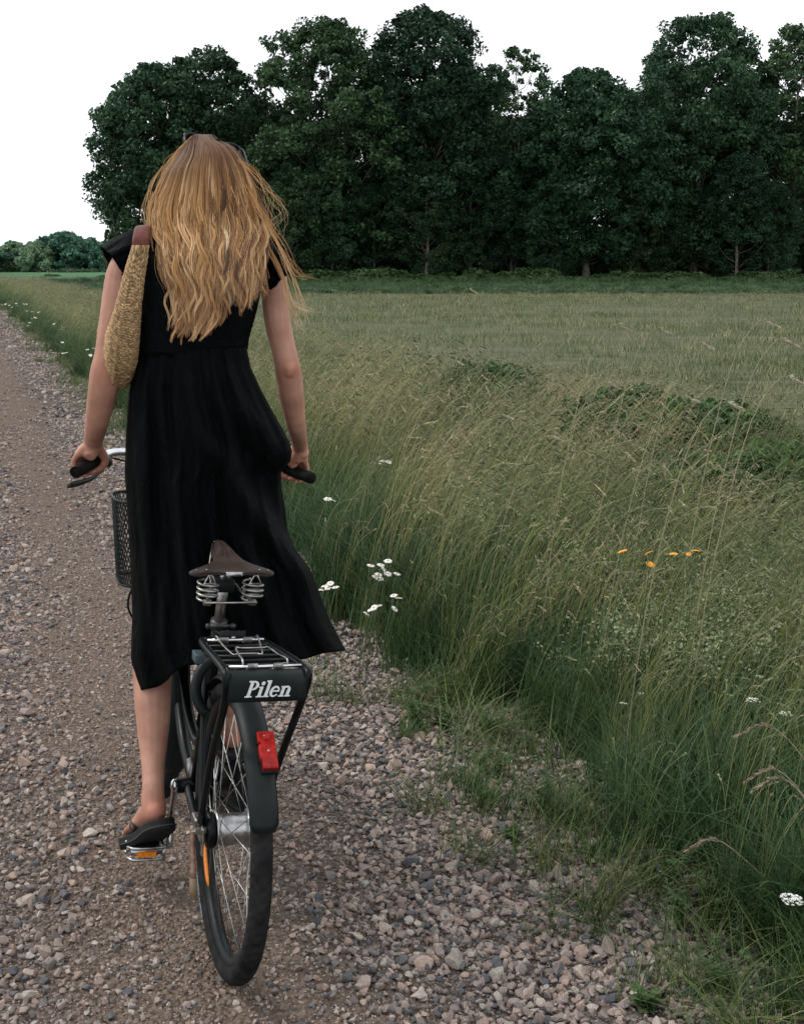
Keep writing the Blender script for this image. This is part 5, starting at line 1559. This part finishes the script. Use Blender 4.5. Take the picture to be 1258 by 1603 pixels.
for s in (1, -1):
    mb = MB(); mb.ball(HC + RT * s * .032 + FW * .0735 + UP * .003, (.0105, .010, .0062), 12, 8, M_h); ey = mb.build('eye', eye_m, person, world=True)
    mb = MB(); mb.ball(HC + RT * s * .032 + FW * .0825 + UP * .003, (.0046, .0022, .0046), 10, 6, M_h); mb.build('iris', iris_m, ey, world=True)
mb = MB(); mb.ball(HC + FW * .0975 - UP * .062, (.018, .005, .006), 12, 6, M_h); mb.build('mouth', lip_m, person, world=True)
# toenails / fingernails are under a pixel and left to the skin

# sandals
foam_m = simple('black_sandal_foam', (.012, .012, .013), .75, noise=.3, nscale=40, spec=.25, bump=.2, bscale=200)
strap_m = simple('dark_sandal_strap', (.035, .026, .020), .6, noise=.2, nscale=40)
rim_m = simple('grey_sole_line', (.055, .055, .055), .8, noise=.2)
def sandal(SH, fd, fs, fn):
    a = np.linspace(0, 6.283, 40, endpoint=False)
    def outl(k, dn):
        V = []
        for q in a:
            t_ = (1 - math.cos(q)) / 2          # 0 heel .. 1 toe
            hw_ = np.interp(t_, [0, .05, .15, .35, .5, .75, .92, 1], [.012, .034, .043, .042, .044, .053, .042, .010])
            V.append(SH - fd * .012 + fd * (t_ * .268) * 1 + fs * hw_ * k * (1 if math.sin(q) > 0 else -1) + fn * (dn + .004 * math.cos(t_ * 6.28)))
        return np.array(V)
    mb = MB(); mb.rings([outl(.98, -.002), outl(1.0, -.006), outl(1.0, -.019), outl(1.03, -.0205), outl(1.0, -.022), outl(.97, -.032)])
    so = mb.build('sandal', foam_m, person, world=True)
    mb = MB()
    for s_ in (1, -1):
        mb.tube(spline([SH + fd * .115 + fs * s_ * .038 + fn * .0, SH + fd * .132 + fs * s_ * .037 + fn * .017, SH + fd * .165 + fs * s_ * .018 + fn * .027, SH + fd * .195 + fn * .010], 12), .0125, 8, flat=.4)
    mb.build('strap', strap_m, so, world=True)
    mb = MB(); mb.tube(outl(1.035, -.0205), .0013, 5, closed=True); mb.build('sole_rim', rim_m, so, world=True)
sandal(SH, fd, fs, fn); sandal(SHr, fdr, fsr, fnr)

# ------------------------------------------------------------------ dress
dress_m, N, L, b = nmat('black_crinkled_cloth')
b.inputs['Base Color'].default_value = (.0028, .0034, .0038, 1); b.inputs['Roughness'].default_value = .6; b.inputs['Specular IOR Level'].default_value = .032
tc = N.new('ShaderNodeTexCoord'); mp = N.new('ShaderNodeMapping'); mp.inputs['Scale'].default_value = (26, 26, 7); mp.inputs['Rotation'].default_value = (0, .25, 0)
t = N.new('ShaderNodeTexNoise'); t.inputs['Scale'].default_value = 1; t.inputs['Detail'].default_value = 6; t.inputs['Roughness'].default_value = .6; t.inputs['Distortion'].default_value = .7
bm = N.new('ShaderNodeBump'); bm.inputs['Strength'].default_value = 1.0; bm.inputs['Distance'].default_value = .02
L.new(tc.outputs['Object'], mp.inputs[0]); L.new(mp.outputs[0], t.inputs['Vector']); L.new(t.outputs['Fac'], bm.inputs['Height']); L.new(bm.outputs[0], b.inputs['Normal'])

SL = [(545, 218), (565, 212), (590, 206), (620, 201), (680, 197), (740, 195), (800, 199), (860, 204), (960, 208), (1030, 206), (1083, 216)]
SR = [(545, 386), (575, 392), (610, 408), (640, 424), (668, 440), (690, 452), (706, 457), (722, 455), (738, 441), (760, 441), (790, 446), (830, 451), (860, 463), (890, 485), (930, 500), (970, 516), (1000, 531), (1018, 541)]
nv, na = 110, 200
rings_ = []
for i in range(nv):
    v = i / (nv - 1)
    yl, yr = 545 + (1083 - 545) * v, 545 + (1018 - 545) * v
    xl, xr_ = interp(yl, SL), interp(yr, SR)
    Yc = np.interp(v, [0, .3, .6, 1], [3.243, 3.285, 3.33, 3.32])
    ry = np.interp(v, [0, .10, .25, .6, 1], [.099, .132, .165, .20, .215])
    ring = []
    for j in range(na):
        th = 6.28318 * j / na
        s = math.cos(th)
        bk_ = math.sin(th)            # +1 = the side towards the camera
        bk_ = math.copysign(abs(bk_) ** .75, bk_)
        px_ = xl + (xr_ - xl) * (s + 1) / 2
        hem = (14 * math.sin(s * 3.1 + .4) + 9 * math.sin(s * 7 + 1) + 5 * math.sin(s * 13)) * v ** 6 * (1 - abs(s) ** 4) - 10 * v ** 6 * (1 - s * s)
        py_ = yl + (yr - yl) * (s + 1) / 2 + hem
        g = v ** .6
        f = 2.0 * (.012 * math.cos(6.28 * (1.5 * s + .55 * v) + .6) + .010 * math.cos(6.28 * (2.6 * s - .7 * v) + 2.1) + .006 * math.cos(6.28 * (4.6 * s + .9 * v + .12 * math.sin(v * 9)) + 1.0) + .0032 * math.cos(6.28 * (8.3 * s - .6 * v) + .3)) * g * (1 - .5 * abs(s) ** 3)
        f += .0022 * math.cos(th * 46 + 2 * math.sin(v * 20)) * math.exp(-v / .10) + .006 * math.cos(th * 21 + 1.2 * math.sin(v * 7 + th * 2)) * math.exp(-((v - .16) / .22) ** 2)
        # the wind-lifted fold on the right: a ridge with a hollow above it
        if bk_ > -.2:
            xc_ = np.interp(py_, [640, 700, 760, 820, 880, 960], [330, 352, 380, 418, 470, 520])
            w_ = smooth(640, 720, py_) * (1 - smooth(880, 960, py_))
            dd = px_ - xc_
            f += w_ * (.038 * math.exp(-((dd + 8) / 24) ** 2) - .065 * math.exp(-((dd - 38) / 30) ** 2))
        Y_ = Yc - (ry + f) * bk_
        p = at(px_, py_, Y_)
        p = p + RT * (.15 * f * s)
        ring.append(p)
    rings_.append(np.array(ring))
mb = MB(); mb.rings(rings_, caps=False)
dress = mb.build('dress', dress_m, person, world=True)
so_ = dress.modifiers.new('thick', 'SOLIDIFY'); so_.thickness = .0018; so_.offset = -1
# bodice with shirred waist
rings_ = []
for py_ in np.concatenate([np.linspace(366, 400, 9), np.linspace(404, 556, 60)]):
    xl = interp(py_, [(366, 268), (372, 236), (380, 222), (400, 214), (440, 214), (490, 214), (530, 218), (548, 219), (556, 226)])
    xr_ = interp(py_, [(366, 352), (372, 392), (380, 406), (400, 414), (440, 412), (490, 400), (530, 389), (548, 387), (556, 380)])
    ry = np.interp(py_, [366, 380, 410, 450, 500, 540, 548, 556], [.058, .070, .095, .112, .108, .098, .096, .082])
    Yc = np.interp(py_, [366, 450, 556], [3.275, 3.255, 3.24])
    sh_ = smooth(470, 500, py_)
    ring = []
    for j in range(160):
        th = 6.28318 * j / 160
        k = 1 + .012 * math.cos(th * 9 + py_ * .02) * (1 - sh_) + .010 * sh_ * math.cos(th * 52 + 1.5 * math.sin(py_ * .5)) + .005 * sh_ * math.sin(py_ * .9)
        c = at((xl + xr_) / 2, py_, Yc)
        ring.append(c + RT * (xr_ - xl) / 2 * .00163 * k * math.cos(th) - FW * (ry * k) * math.sin(th))
    rings_.append(np.array(ring))
mb = MB(); mb.rings(rings_); mb.build('bodice', dress_m, dress, world=True)
# ruffled cap sleeves
def sleeve(in_top, in_bot, out_top, out_bot, Y0, Y1, seed):
    r = np.random.default_rng(seed)
    rings_ = []
    ph = r.uniform(0, 6, 4)
    for k in np.linspace(0, 1, 26):
        ring = []
        tpx = np.array(in_top) * (1 - k) + np.array(out_top) * k + np.array([0, -5 * math.sin(k * 3.14)])
        bpx = np.array(in_bot) * (1 - k) + np.array(out_bot) * k
        Yc = Y0 + (Y1 - Y0) * k
        a_, b__ = at(tpx[0], tpx[1], Yc), at(bpx[0], bpx[1], Yc)
        c, hv_ = (a_ + b__) / 2, (a_ - b__) / 2
        for j in range(120):
            th = 6.28318 * j / 120
            ruf = 1 + k * (.11 * math.cos(5 * th + ph[0]) + .06 * math.cos(9 * th + ph[1] + 2 * k) + .02 * math.cos(17 * th + ph[2])) * min(1, k * 1.5) + .02 * (1 - k) * math.cos(40 * th)
            ring.append(c + hv_ * ruf * math.cos(th) - FW * (.066 + .014 * k) * ruf * math.sin(th))
        rings_.append(np.array(ring))
    mb = MB(); mb.rings(rings_, caps=False)
    o = mb.build('sleeve', dress_m, dress, world=True)
    q = o.modifiers.new('thick', 'SOLIDIFY'); q.thickness = .0014
sleeve((224, 358), (232, 432), (160, 388), (190, 432), 3.25, 3.215, 3)
sleeve((404, 366), (398, 440), (458, 404), (416, 456), 3.30, 3.325, 4)
# the neck edge ruffle that shows beside the hair
mb = MB()
rr = []
for k in np.linspace(0, 1, 6):
    a = np.linspace(0, 6.283, 90, endpoint=False)
    c = at(312, 372 - 9 * k, 3.28)
    rr.append(np.array([c + RT * (.085 + .012 * k + .004 * k * math.sin(22 * q)) * math.cos(q) - FW * (.066 + .008 * k + .003 * k * math.sin(22 * q)) * math.sin(q) for q in a]))
mb.rings(rr, caps=False); mb.build('neck_ruffle', dress_m, dress, world=True)

# ------------------------------------------------------------------ hair: strands gathered in wavy locks over a dark under-layer
hair_m = vcol('blond_hair', .5, .18)
HL = [(206, 309), (211, 302), (217, 296), (228, 288), (244, 279), (264, 262), (290, 249), (315, 239), (330, 235), (360, 238), (390, 247), (420, 257), (450, 266), (480, 266), (520, 262), (548, 266)]
HR = [(206, 329), (211, 333), (217, 338), (228, 359), (244, 373), (264, 385), (290, 396), (330, 408), (368, 418), (390, 412), (430, 409), (470, 412), (495, 410), (520, 396), (548, 345)]
HY = [(204, 3.38), (213, 3.31), (222, 3.262), (240, 3.222), (265, 3.193), (300, 3.178), (350, 3.165), (400, 3.125), (440, 3.115), (500, 3.125), (550, 3.125)]
TIP = [(232, 505), (258, 512), (268, 530), (285, 543), (310, 549), (330, 541), (345, 524), (353, 496), (365, 490), (385, 504), (398, 494), (412, 488), (424, 462)]
def hair_pt(s, py_, lift=0.0, wx=0.0):
    xl, xr_ = interp(py_, HL), interp(py_, HR)
    px_ = (xl + xr_) / 2 + (xr_ - xl) / 2 * s + wx
    wrap = np.interp(py_, [210, 300, 360, 420, 550], [.09, .105, .085, .045, .03])
    Y_ = interp(py_, HY) + wrap * (1 - math.sqrt(max(0, 1 - .96 * min(1, s * s)))) + lift
    return at(px_, py_, Y_)
mb = MB(); rr = []
for py_ in np.linspace(214, 478, 40):
    row = []
    kk = .93 if py_ < 420 else .93 - .25 * (py_ - 420) / 58
    for s in np.linspace(-1, 1, 30):
        row.append(hair_pt(s * kk, py_, .016 + .004 * math.sin(s * 31 + py_ * .03)))
    back = [p + FW * .12 * (1 - abs(s) ** 2) * (1 if py_ < 350 else .15) for p, s in zip(row[::-1], np.linspace(1, -1, 30))]
    rr.append(np.array(row + back))
mb.rings(rr)
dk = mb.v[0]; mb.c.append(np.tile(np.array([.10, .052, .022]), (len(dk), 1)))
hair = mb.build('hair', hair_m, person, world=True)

hr = np.random.default_rng(21)
SV, SF, SCc, sn = [], [], [], 0
PAL = np.array([(.080, .036, .015), (.165, .076, .030), (.305, .148, .054), (.43, .232, .088), (.54, .33, .16), (.64, .47, .29)])
def strand(P, w0, col_root, col_mid, col_tip, out_dir):
    global sn
    n = len(P)
    T = np.gradient(P, axis=0); T /= np.linalg.norm(T, axis=1)[:, None] + 1e-9
    S_ = np.cross(T, out_dir); S_ /= np.linalg.norm(S_, axis=1)[:, None] + 1e-9
    t_ = np.linspace(0, 1, n)
    ww = (w0 * (1 - .75 * t_ ** 3))[:, None]
    V = np.empty((2 * n, 3)); V[0::2] = P - S_ * ww; V[1::2] = P + S_ * ww
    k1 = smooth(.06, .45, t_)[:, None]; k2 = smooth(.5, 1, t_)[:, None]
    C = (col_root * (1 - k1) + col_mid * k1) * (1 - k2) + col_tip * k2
    SV.append(V); SCc.append(np.repeat(C, 2, 0))
    i = np.arange(n - 1) * 2 + sn
    SF.append(np.stack([i, i + 1, i + 3, i + 2], -1)); sn += 2 * n

def lock(s0, py_tip, n_str, R0, amp, wav, lift, s_end=None, py0=211, colour=None, shade=1.0):
    ph, ph2 = hr.uniform(0, 6.28, 2)
    base = PAL[hr.choice(6, p=[.10, .20, .30, .25, .11, .04])] * shade if colour is None else PAL[colour]
    nseg = 38
    t_ = np.linspace(0, 1, nseg)
    py_ = py0 + (py_tip - py0) * t_
    s_e = s0 if s_end is None else s_end
    ss = s0 + (s_e - s0) * smooth(.3, 1, t_)
    grow = smooth(.22, .62, t_)
    cen = np.array([hair_pt(a_, b__, lift + .006 * math.sin(b__ / wav * 6.28 * 1 + ph2) * g, amp * (math.sin(b__ / wav * 6.28 + ph) + .22 * math.sin(b__ / wav * 11.3 + ph2)) * g) for a_, b__, g in zip(ss, py_, grow)])
    out = np.array([0, -1.0, .15]) + RT * s0 * .9; out /= np.linalg.norm(out)
    rad = R0 * np.interp(t_, [0, .15, .4, .62, .85, 1], [.75, 1.1, 1.0, .70, .16, .03])
    for k in range(n_str):
        ang, q = hr.uniform(0, 6.28), math.sqrt(hr.random())
        offx, offy = math.cos(ang) * q, math.sin(ang) * q
        jit = np.cumsum(hr.normal(0, .00028, (nseg, 3)), 0) * t_[:, None]
        end = int(nseg * hr.uniform(.93, 1.0)); end = max(end, 8)
        P = cen + RT * (offx * rad)[:, None] + out * (.55 * offy * rad)[:, None] + jit
        b2 = base * hr.uniform(.62, 1.38) * (1.0 + .12 * offy)
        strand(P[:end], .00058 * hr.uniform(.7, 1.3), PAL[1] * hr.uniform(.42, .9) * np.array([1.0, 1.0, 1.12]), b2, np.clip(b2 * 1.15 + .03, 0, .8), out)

for i in range(150):
    s0 = hr.uniform(-1, 1) if i > 46 else -1 + 2 * i / 46
    tipx = np.interp(s0, [-1, 1], [262, 420])
    tip_y = interp(tipx, TIP) - abs(hr.normal(0, 18)) - (hr.uniform(0, 70) if hr.random() < .35 else 0)
    lf_ = hr.uniform(-.022, .020)
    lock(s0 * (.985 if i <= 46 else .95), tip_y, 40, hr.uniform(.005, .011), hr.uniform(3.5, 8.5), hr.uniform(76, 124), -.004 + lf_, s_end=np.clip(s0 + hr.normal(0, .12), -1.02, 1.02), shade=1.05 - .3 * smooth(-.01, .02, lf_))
# loose single strands between the locks, following one slow common wave
for i in range(3600):
    s0 = hr.uniform(-1, 1)
    tipx = np.interp(s0, [-1, 1], [262, 418])
    pt_ = interp(tipx, TIP) - 20 - abs(hr.normal(0, 26)) - (hr.uniform(0, 110) if hr.random() < .35 else 0)
    t_ = np.linspace(0, 1, 30); py_ = 211 + (pt_ - 211) * t_
    ss = s0 + hr.normal(0, .05) * smooth(.3, 1, t_); wl_ = 98 + 16 * math.sin(s0 * 5)
    g = smooth(.25, .7, t_); a_ = hr.uniform(3.5, 7.5); p0_ = 2.2 * math.sin(s0 * 9) + 5 * s0 + hr.normal(0, .35)
    lift_ = -.012 + hr.uniform(-.016, .014)
    P = np.array([hair_pt(q, b__, lift_ + .004 * math.sin(b__ / wl_ * 6.28 + p0_ + 1) * g_, a_ * g_ * math.sin(b__ / wl_ * 6.28 + p0_)) for q, b__, g_ in zip(ss, py_, g)])
    bc_ = PAL[hr.choice(6, p=[.10, .22, .30, .24, .10, .04])] * hr.uniform(.75, 1.25)
    strand(P, .0005 * hr.uniform(.7, 1.4), PAL[1] * hr.uniform(.42, .95) * np.array([1.0, 1.0, 1.12]), bc_, np.clip(bc_ * 1.15 + .03, 0, .8), np.array([.3 * s0, -1.0, .15]))
# thin pale locks lying on the surface
for i in range(22):
    s0 = hr.uniform(-.98, .98) if i > 10 else (-1) ** i * hr.uniform(.8, .98); tipx = np.interp(s0, [-1, 1], [262, 420])
    lock(s0, interp(tipx, TIP) - hr.uniform(-4, 40), 22, hr.uniform(.003, .005), hr.uniform(3, 6), hr.uniform(52, 85), -.022 - hr.uniform(0, .006), s_end=np.clip(s0 + hr.normal(0, .14), -1.05, 1.05), colour=int(hr.choice([3, 4, 4])))
# wind-blown wisps to the right, and a blown lock under the sleeve
def wisp(p_list, n_str, spread, colr, w0=.00045):
    for k in range(n_str):
        P = np.array([at(a_ + hr.normal(0, spread * (i + .4)), b__ + hr.normal(0, spread * .7 * (i + .4)), Y_ + hr.normal(0, .006)) for i, (a_, b__, Y_) in enumerate(p_list)])
        strand(spline(P, 26), w0 * hr.uniform(.6, 1.2), PAL[3], PAL[colr] * hr.uniform(.85, 1.25), PAL[min(5, colr + 1)], np.array([0, -1.0, 0]))
wisp([(385, 290, 3.2), (412, 335, 3.18), (440, 385, 3.17), (466, 425, 3.17), (486, 436, 3.17)], 12, 1.6, 3)
wisp([(395, 320, 3.2), (428, 372, 3.17), (452, 420, 3.16), (472, 470, 3.17), (478, 505, 3.18)], 13, 1.8, 4)
wisp([(418, 380, 3.19), (440, 425, 3.19), (450, 465, 3.19), (462, 500, 3.20), (474, 520, 3.20)], 18, 1.3, 4)
wisp([(420, 395, 3.19), (446, 440, 3.19), (458, 470, 3.19), (478, 485, 3.20), (492, 490, 3.20)], 14, 1.4, 5)
wisp([(380, 255, 3.22), (408, 290, 3.2), (432, 312, 3.2), (440, 335, 3.2), (430, 352, 3.2)], 7, 2.6, 4, .0003)
wisp([(372, 250, 3.22), (400, 270, 3.2), (420, 300, 3.2), (428, 345, 3.2), (430, 390, 3.2)], 10, 3.0, 4, .0003)
wisp([(240, 300, 3.22), (232, 340, 3.2), (238, 390, 3.19), (250, 430, 3.17), (246, 470, 3.17)], 10, 1.6, 4, .0005)
wisp([(255, 260, 3.24), (238, 290, 3.22), (228, 330, 3.21), (232, 370, 3.2)], 10, 1.6, 4, .0005)
wisp([(300, 214, 3.3), (280, 235, 3.26), (262, 262, 3.23), (246, 300, 3.22)], 12, 1.2, 3, .0006)
mesh_obj('hair_strands', np.vstack(SV), np.vstack(SF), hair_m, hair, True, True, None, np.vstack(SCc))
print('hair faces', sum(len(f) for f in SF))

# ------------------------------------------------------------------ sunglasses pushed up on the head
gl_m = simple('black_glasses_frame', (.008, .008, .009),   .3, spec=.2, noise=.2)
lens_m = simple('dark_lens', (.006, .006, .006), .12, spec=.25, noise=.2)
ca, cb = at(305, 221, 3.335), at(360, 236, 3.345)
gx = (cb - ca) / np.linalg.norm(cb - ca)
gu = np.cross(gx, FW); gu = gu if gu[2] > 0 else -gu
gu = gu * .85 + FW * .5; gu -= gx * gu.dot(gx); gu /= np.linalg.norm(gu)
gn = np.cross(gx, gu)
mid = (ca + cb) / 2
sung = thing('sunglasses', 'dark sunglasses pushed up on top of the woman\'s head', 'sunglasses', mid)
fr = MB()
for c in (ca, cb):
    a = np.linspace(0, 6.283, 36, endpoint=False)
    pts = np.array([c + gx * .0255 * np.sign(math.cos(q)) * abs(math.cos(q)) ** .75 + gu * .0215 * np.sign(math.sin(q)) * abs(math.sin(q)) ** .75 for q in a])
    fr.tube(pts, .0038, 7, closed=True)
    ln = MB(); ln.rings([pts * .0 + c + (pts - c) * .97 + gn * d_ for d_ in (.0008, -.0008)]); ln.build('lens', lens_m, sung, world=True)
fr.tube(spline([ca + gx * .024 + gu * .004, mid + gu * .008, cb - gx * .024 + gu * .004], 8), .0028, 7)
for sgn, c in ((-1, ca), (1, cb)):
    e_ = c + gx * sgn * .0265 + gu * .012
    tm = MB(); tm.tube(spline([e_, e_ + gx * sgn * .004 - FW * .012 - UP * .004, e_ + gx * sgn * .006 - FW * .060 - UP * .050, e_ + gx * sgn * .002 - FW * .085 - UP * .105], 12), [.0036, .0036, .003, .003, .003, .003, .003, .003, .003, .003, .003, .003], 7, flat=.6)
    tm.build('temple', gl_m, sung, world=True)
    hb = MB(); hb.ball(e_ + gx * sgn * .002 - FW * .002, (.0028, .0028, .0028), 8, 6); hb.build('hinge', chrome_m, sung, world=True)
fr.build('frame', gl_m, sung, world=True)

# ------------------------------------------------------------------ woven straw bag hanging from the left shoulder
straw_bag_m, N, L, b = nmat('woven_straw')
b.inputs['Roughness'].default_value = .8; b.inputs['Specular IOR Level'].default_value = .2
a_ = N.new('ShaderNodeAttribute'); a_.attribute_name = 'tint'
t = N.new('ShaderNodeTexNoise'); t.inputs['Scale'].default_value = 160; t.inputs['Detail'].default_value = 4
tc = N.new('ShaderNodeTexCoord'); L.new(tc.outputs['Object'], t.inputs['Vector'])
mr = N.new('ShaderNodeMapRange'); mr.inputs[1].default_value = .3; mr.inputs[2].default_value = .7; mr.inputs[3].default_value = .6; mr.inputs[4].default_value = 1.25
L.new(t.outputs['Fac'], mr.inputs[0])
mm = N.new('ShaderNodeMix'); mm.data_type = 'RGBA'; mm.blend_type = 'MULTIPLY'; mm.inputs[0].default_value = 1
L.new(a_.outputs['Color'], mm.inputs[6]); L.new(mr.outputs[0], mm.inputs[7]); L.new(mm.outputs[2], b.inputs['Base Color'])
bag_top = at(220, 384, 3.125)
bag = thing('straw_bag', 'woven straw shoulder bag with brown leather strap hanging under the woman\'s left arm', 'bag', at(193, 600, 3.15))
nphi, ncs = 300, 90
V, C = [], []
br = np.random.default_rng(5)
cellr = br.uniform(.62, 1.2, (nphi, ncs))
for i in range(nphi):
    ph = math.pi * (.0 + 1.0 * i / (nphi - 1))
    sn_ = math.sin(ph)
    fwd_ = .15 * (1 - math.cos(ph)); drop = .298 * sn_ ** .62
    py_c = 384 + drop / .00161
    cx_px = np.interp(drop, [0, .07, .15, .24, .30], [220, 211, 202, 195, 194])
    hw_ = np.interp(drop, [0, .07, .15, .22, .27, .30], [.0195, .025, .030, .038, .041, .037])
    dep = .020 + .055 * sn_ ** 2
    c0 = at(cx_px, py_c, 3.125)
    c = c0 + FW * fwd_
    tng = FW * (.15 * math.sin(ph)) + UP * (-.298 * .62 * (max(sn_, .03)) ** (-.38) * math.cos(ph))
    tng /= np.linalg.norm(tng)
    nrm = np.cross(tng, RT); nrm /= np.linalg.norm(nrm)
    if nrm.dot(at(197, 470, 3.27) - c) > 0: nrm = -nrm          # outward from the crescent
    for j in range(ncs):
        q = 6.28318 * j / ncs
        ct, st_ = math.cos(q), math.sin(q)
        # boxy cross-section with a sewn ridge
        ex_ = np.sign(ct) * abs(ct) ** .7; ey_ = np.sign(st_) * abs(st_) ** .8
        colp = j / 2.7
        rowp = i / 2.5 + .45 * math.sin(j * .55 + 1.3 * math.sin(i * .05)) + .25 * math.sin(j * .21 + i * .031)
        gus = 1.0 if 1.95 < q < 3.6 else 0.0          # the flat gusset is ribbed aslant
        if gus: rowp = i / 2.5 + 1.6 * (q - 1.95)
        kn = math.sin(rowp * 6.283); kc = math.sin(colp * 6.283 + math.floor(rowp) * 2.4)
        cr_ = cellr[int(rowp) % nphi, int(colp + math.floor(rowp) * .38) % ncs]
        rib = .0014 * kn + (.0010 * kc if not gus else 0) + .0026 * (cr_ - .95)
        ridge = .0045 * math.exp(-((q - 1.95) / .10) ** 2)
        V.append(c + RT * (hw_ + rib) * ex_ + nrm * (dep + rib + ridge) * ey_)
        val = .72 + .42 * kn + (.22 * kc if not gus else 0)
        C.append(np.array([.56, .365, .185]) * np.clip(val, .14, 1.15) ** 1.3 * cr_)
mb = MB(); mb.rings([np.array(V[i * ncs:(i + 1) * ncs]) for i in range(nphi)]); mb.c.append(np.array(C))
mb.build('woven_body', straw_bag_m, bag, world=True)
leather2_m = simple('brown_strap_leather', (.105, .030, .022), .5, noise=.2, nscale=50, bump=.15, bscale=200, spec=.15)
P = spline([at(220, 388, 3.120), at(221, 372, 3.135), at(224, 357, 3.185), at(226, 355, 3.25), at(224, 366, 3.33), at(222, 382, 3.40)], 26)
T = np.gradient(P, axis=0); T /= np.linalg.norm(T, axis=1)[:, None]
rr = []
for p, tg in zip(P, T):
    n_ = np.cross(RT, tg); n_ /= np.linalg.norm(n_)
    a = np.linspace(0, 6.283, 16, endpoint=False)
    rr.append(np.array([p + (RT + UP * .10) * .0205 * np.sign(math.cos(q)) * abs(math.cos(q)) ** .4 + n_ * .0034 * math.sin(q) for q in a]))
mb = MB(); mb.rings(rr); st_o = mb.build('leather_strap', leather2_m, bag, world=True)
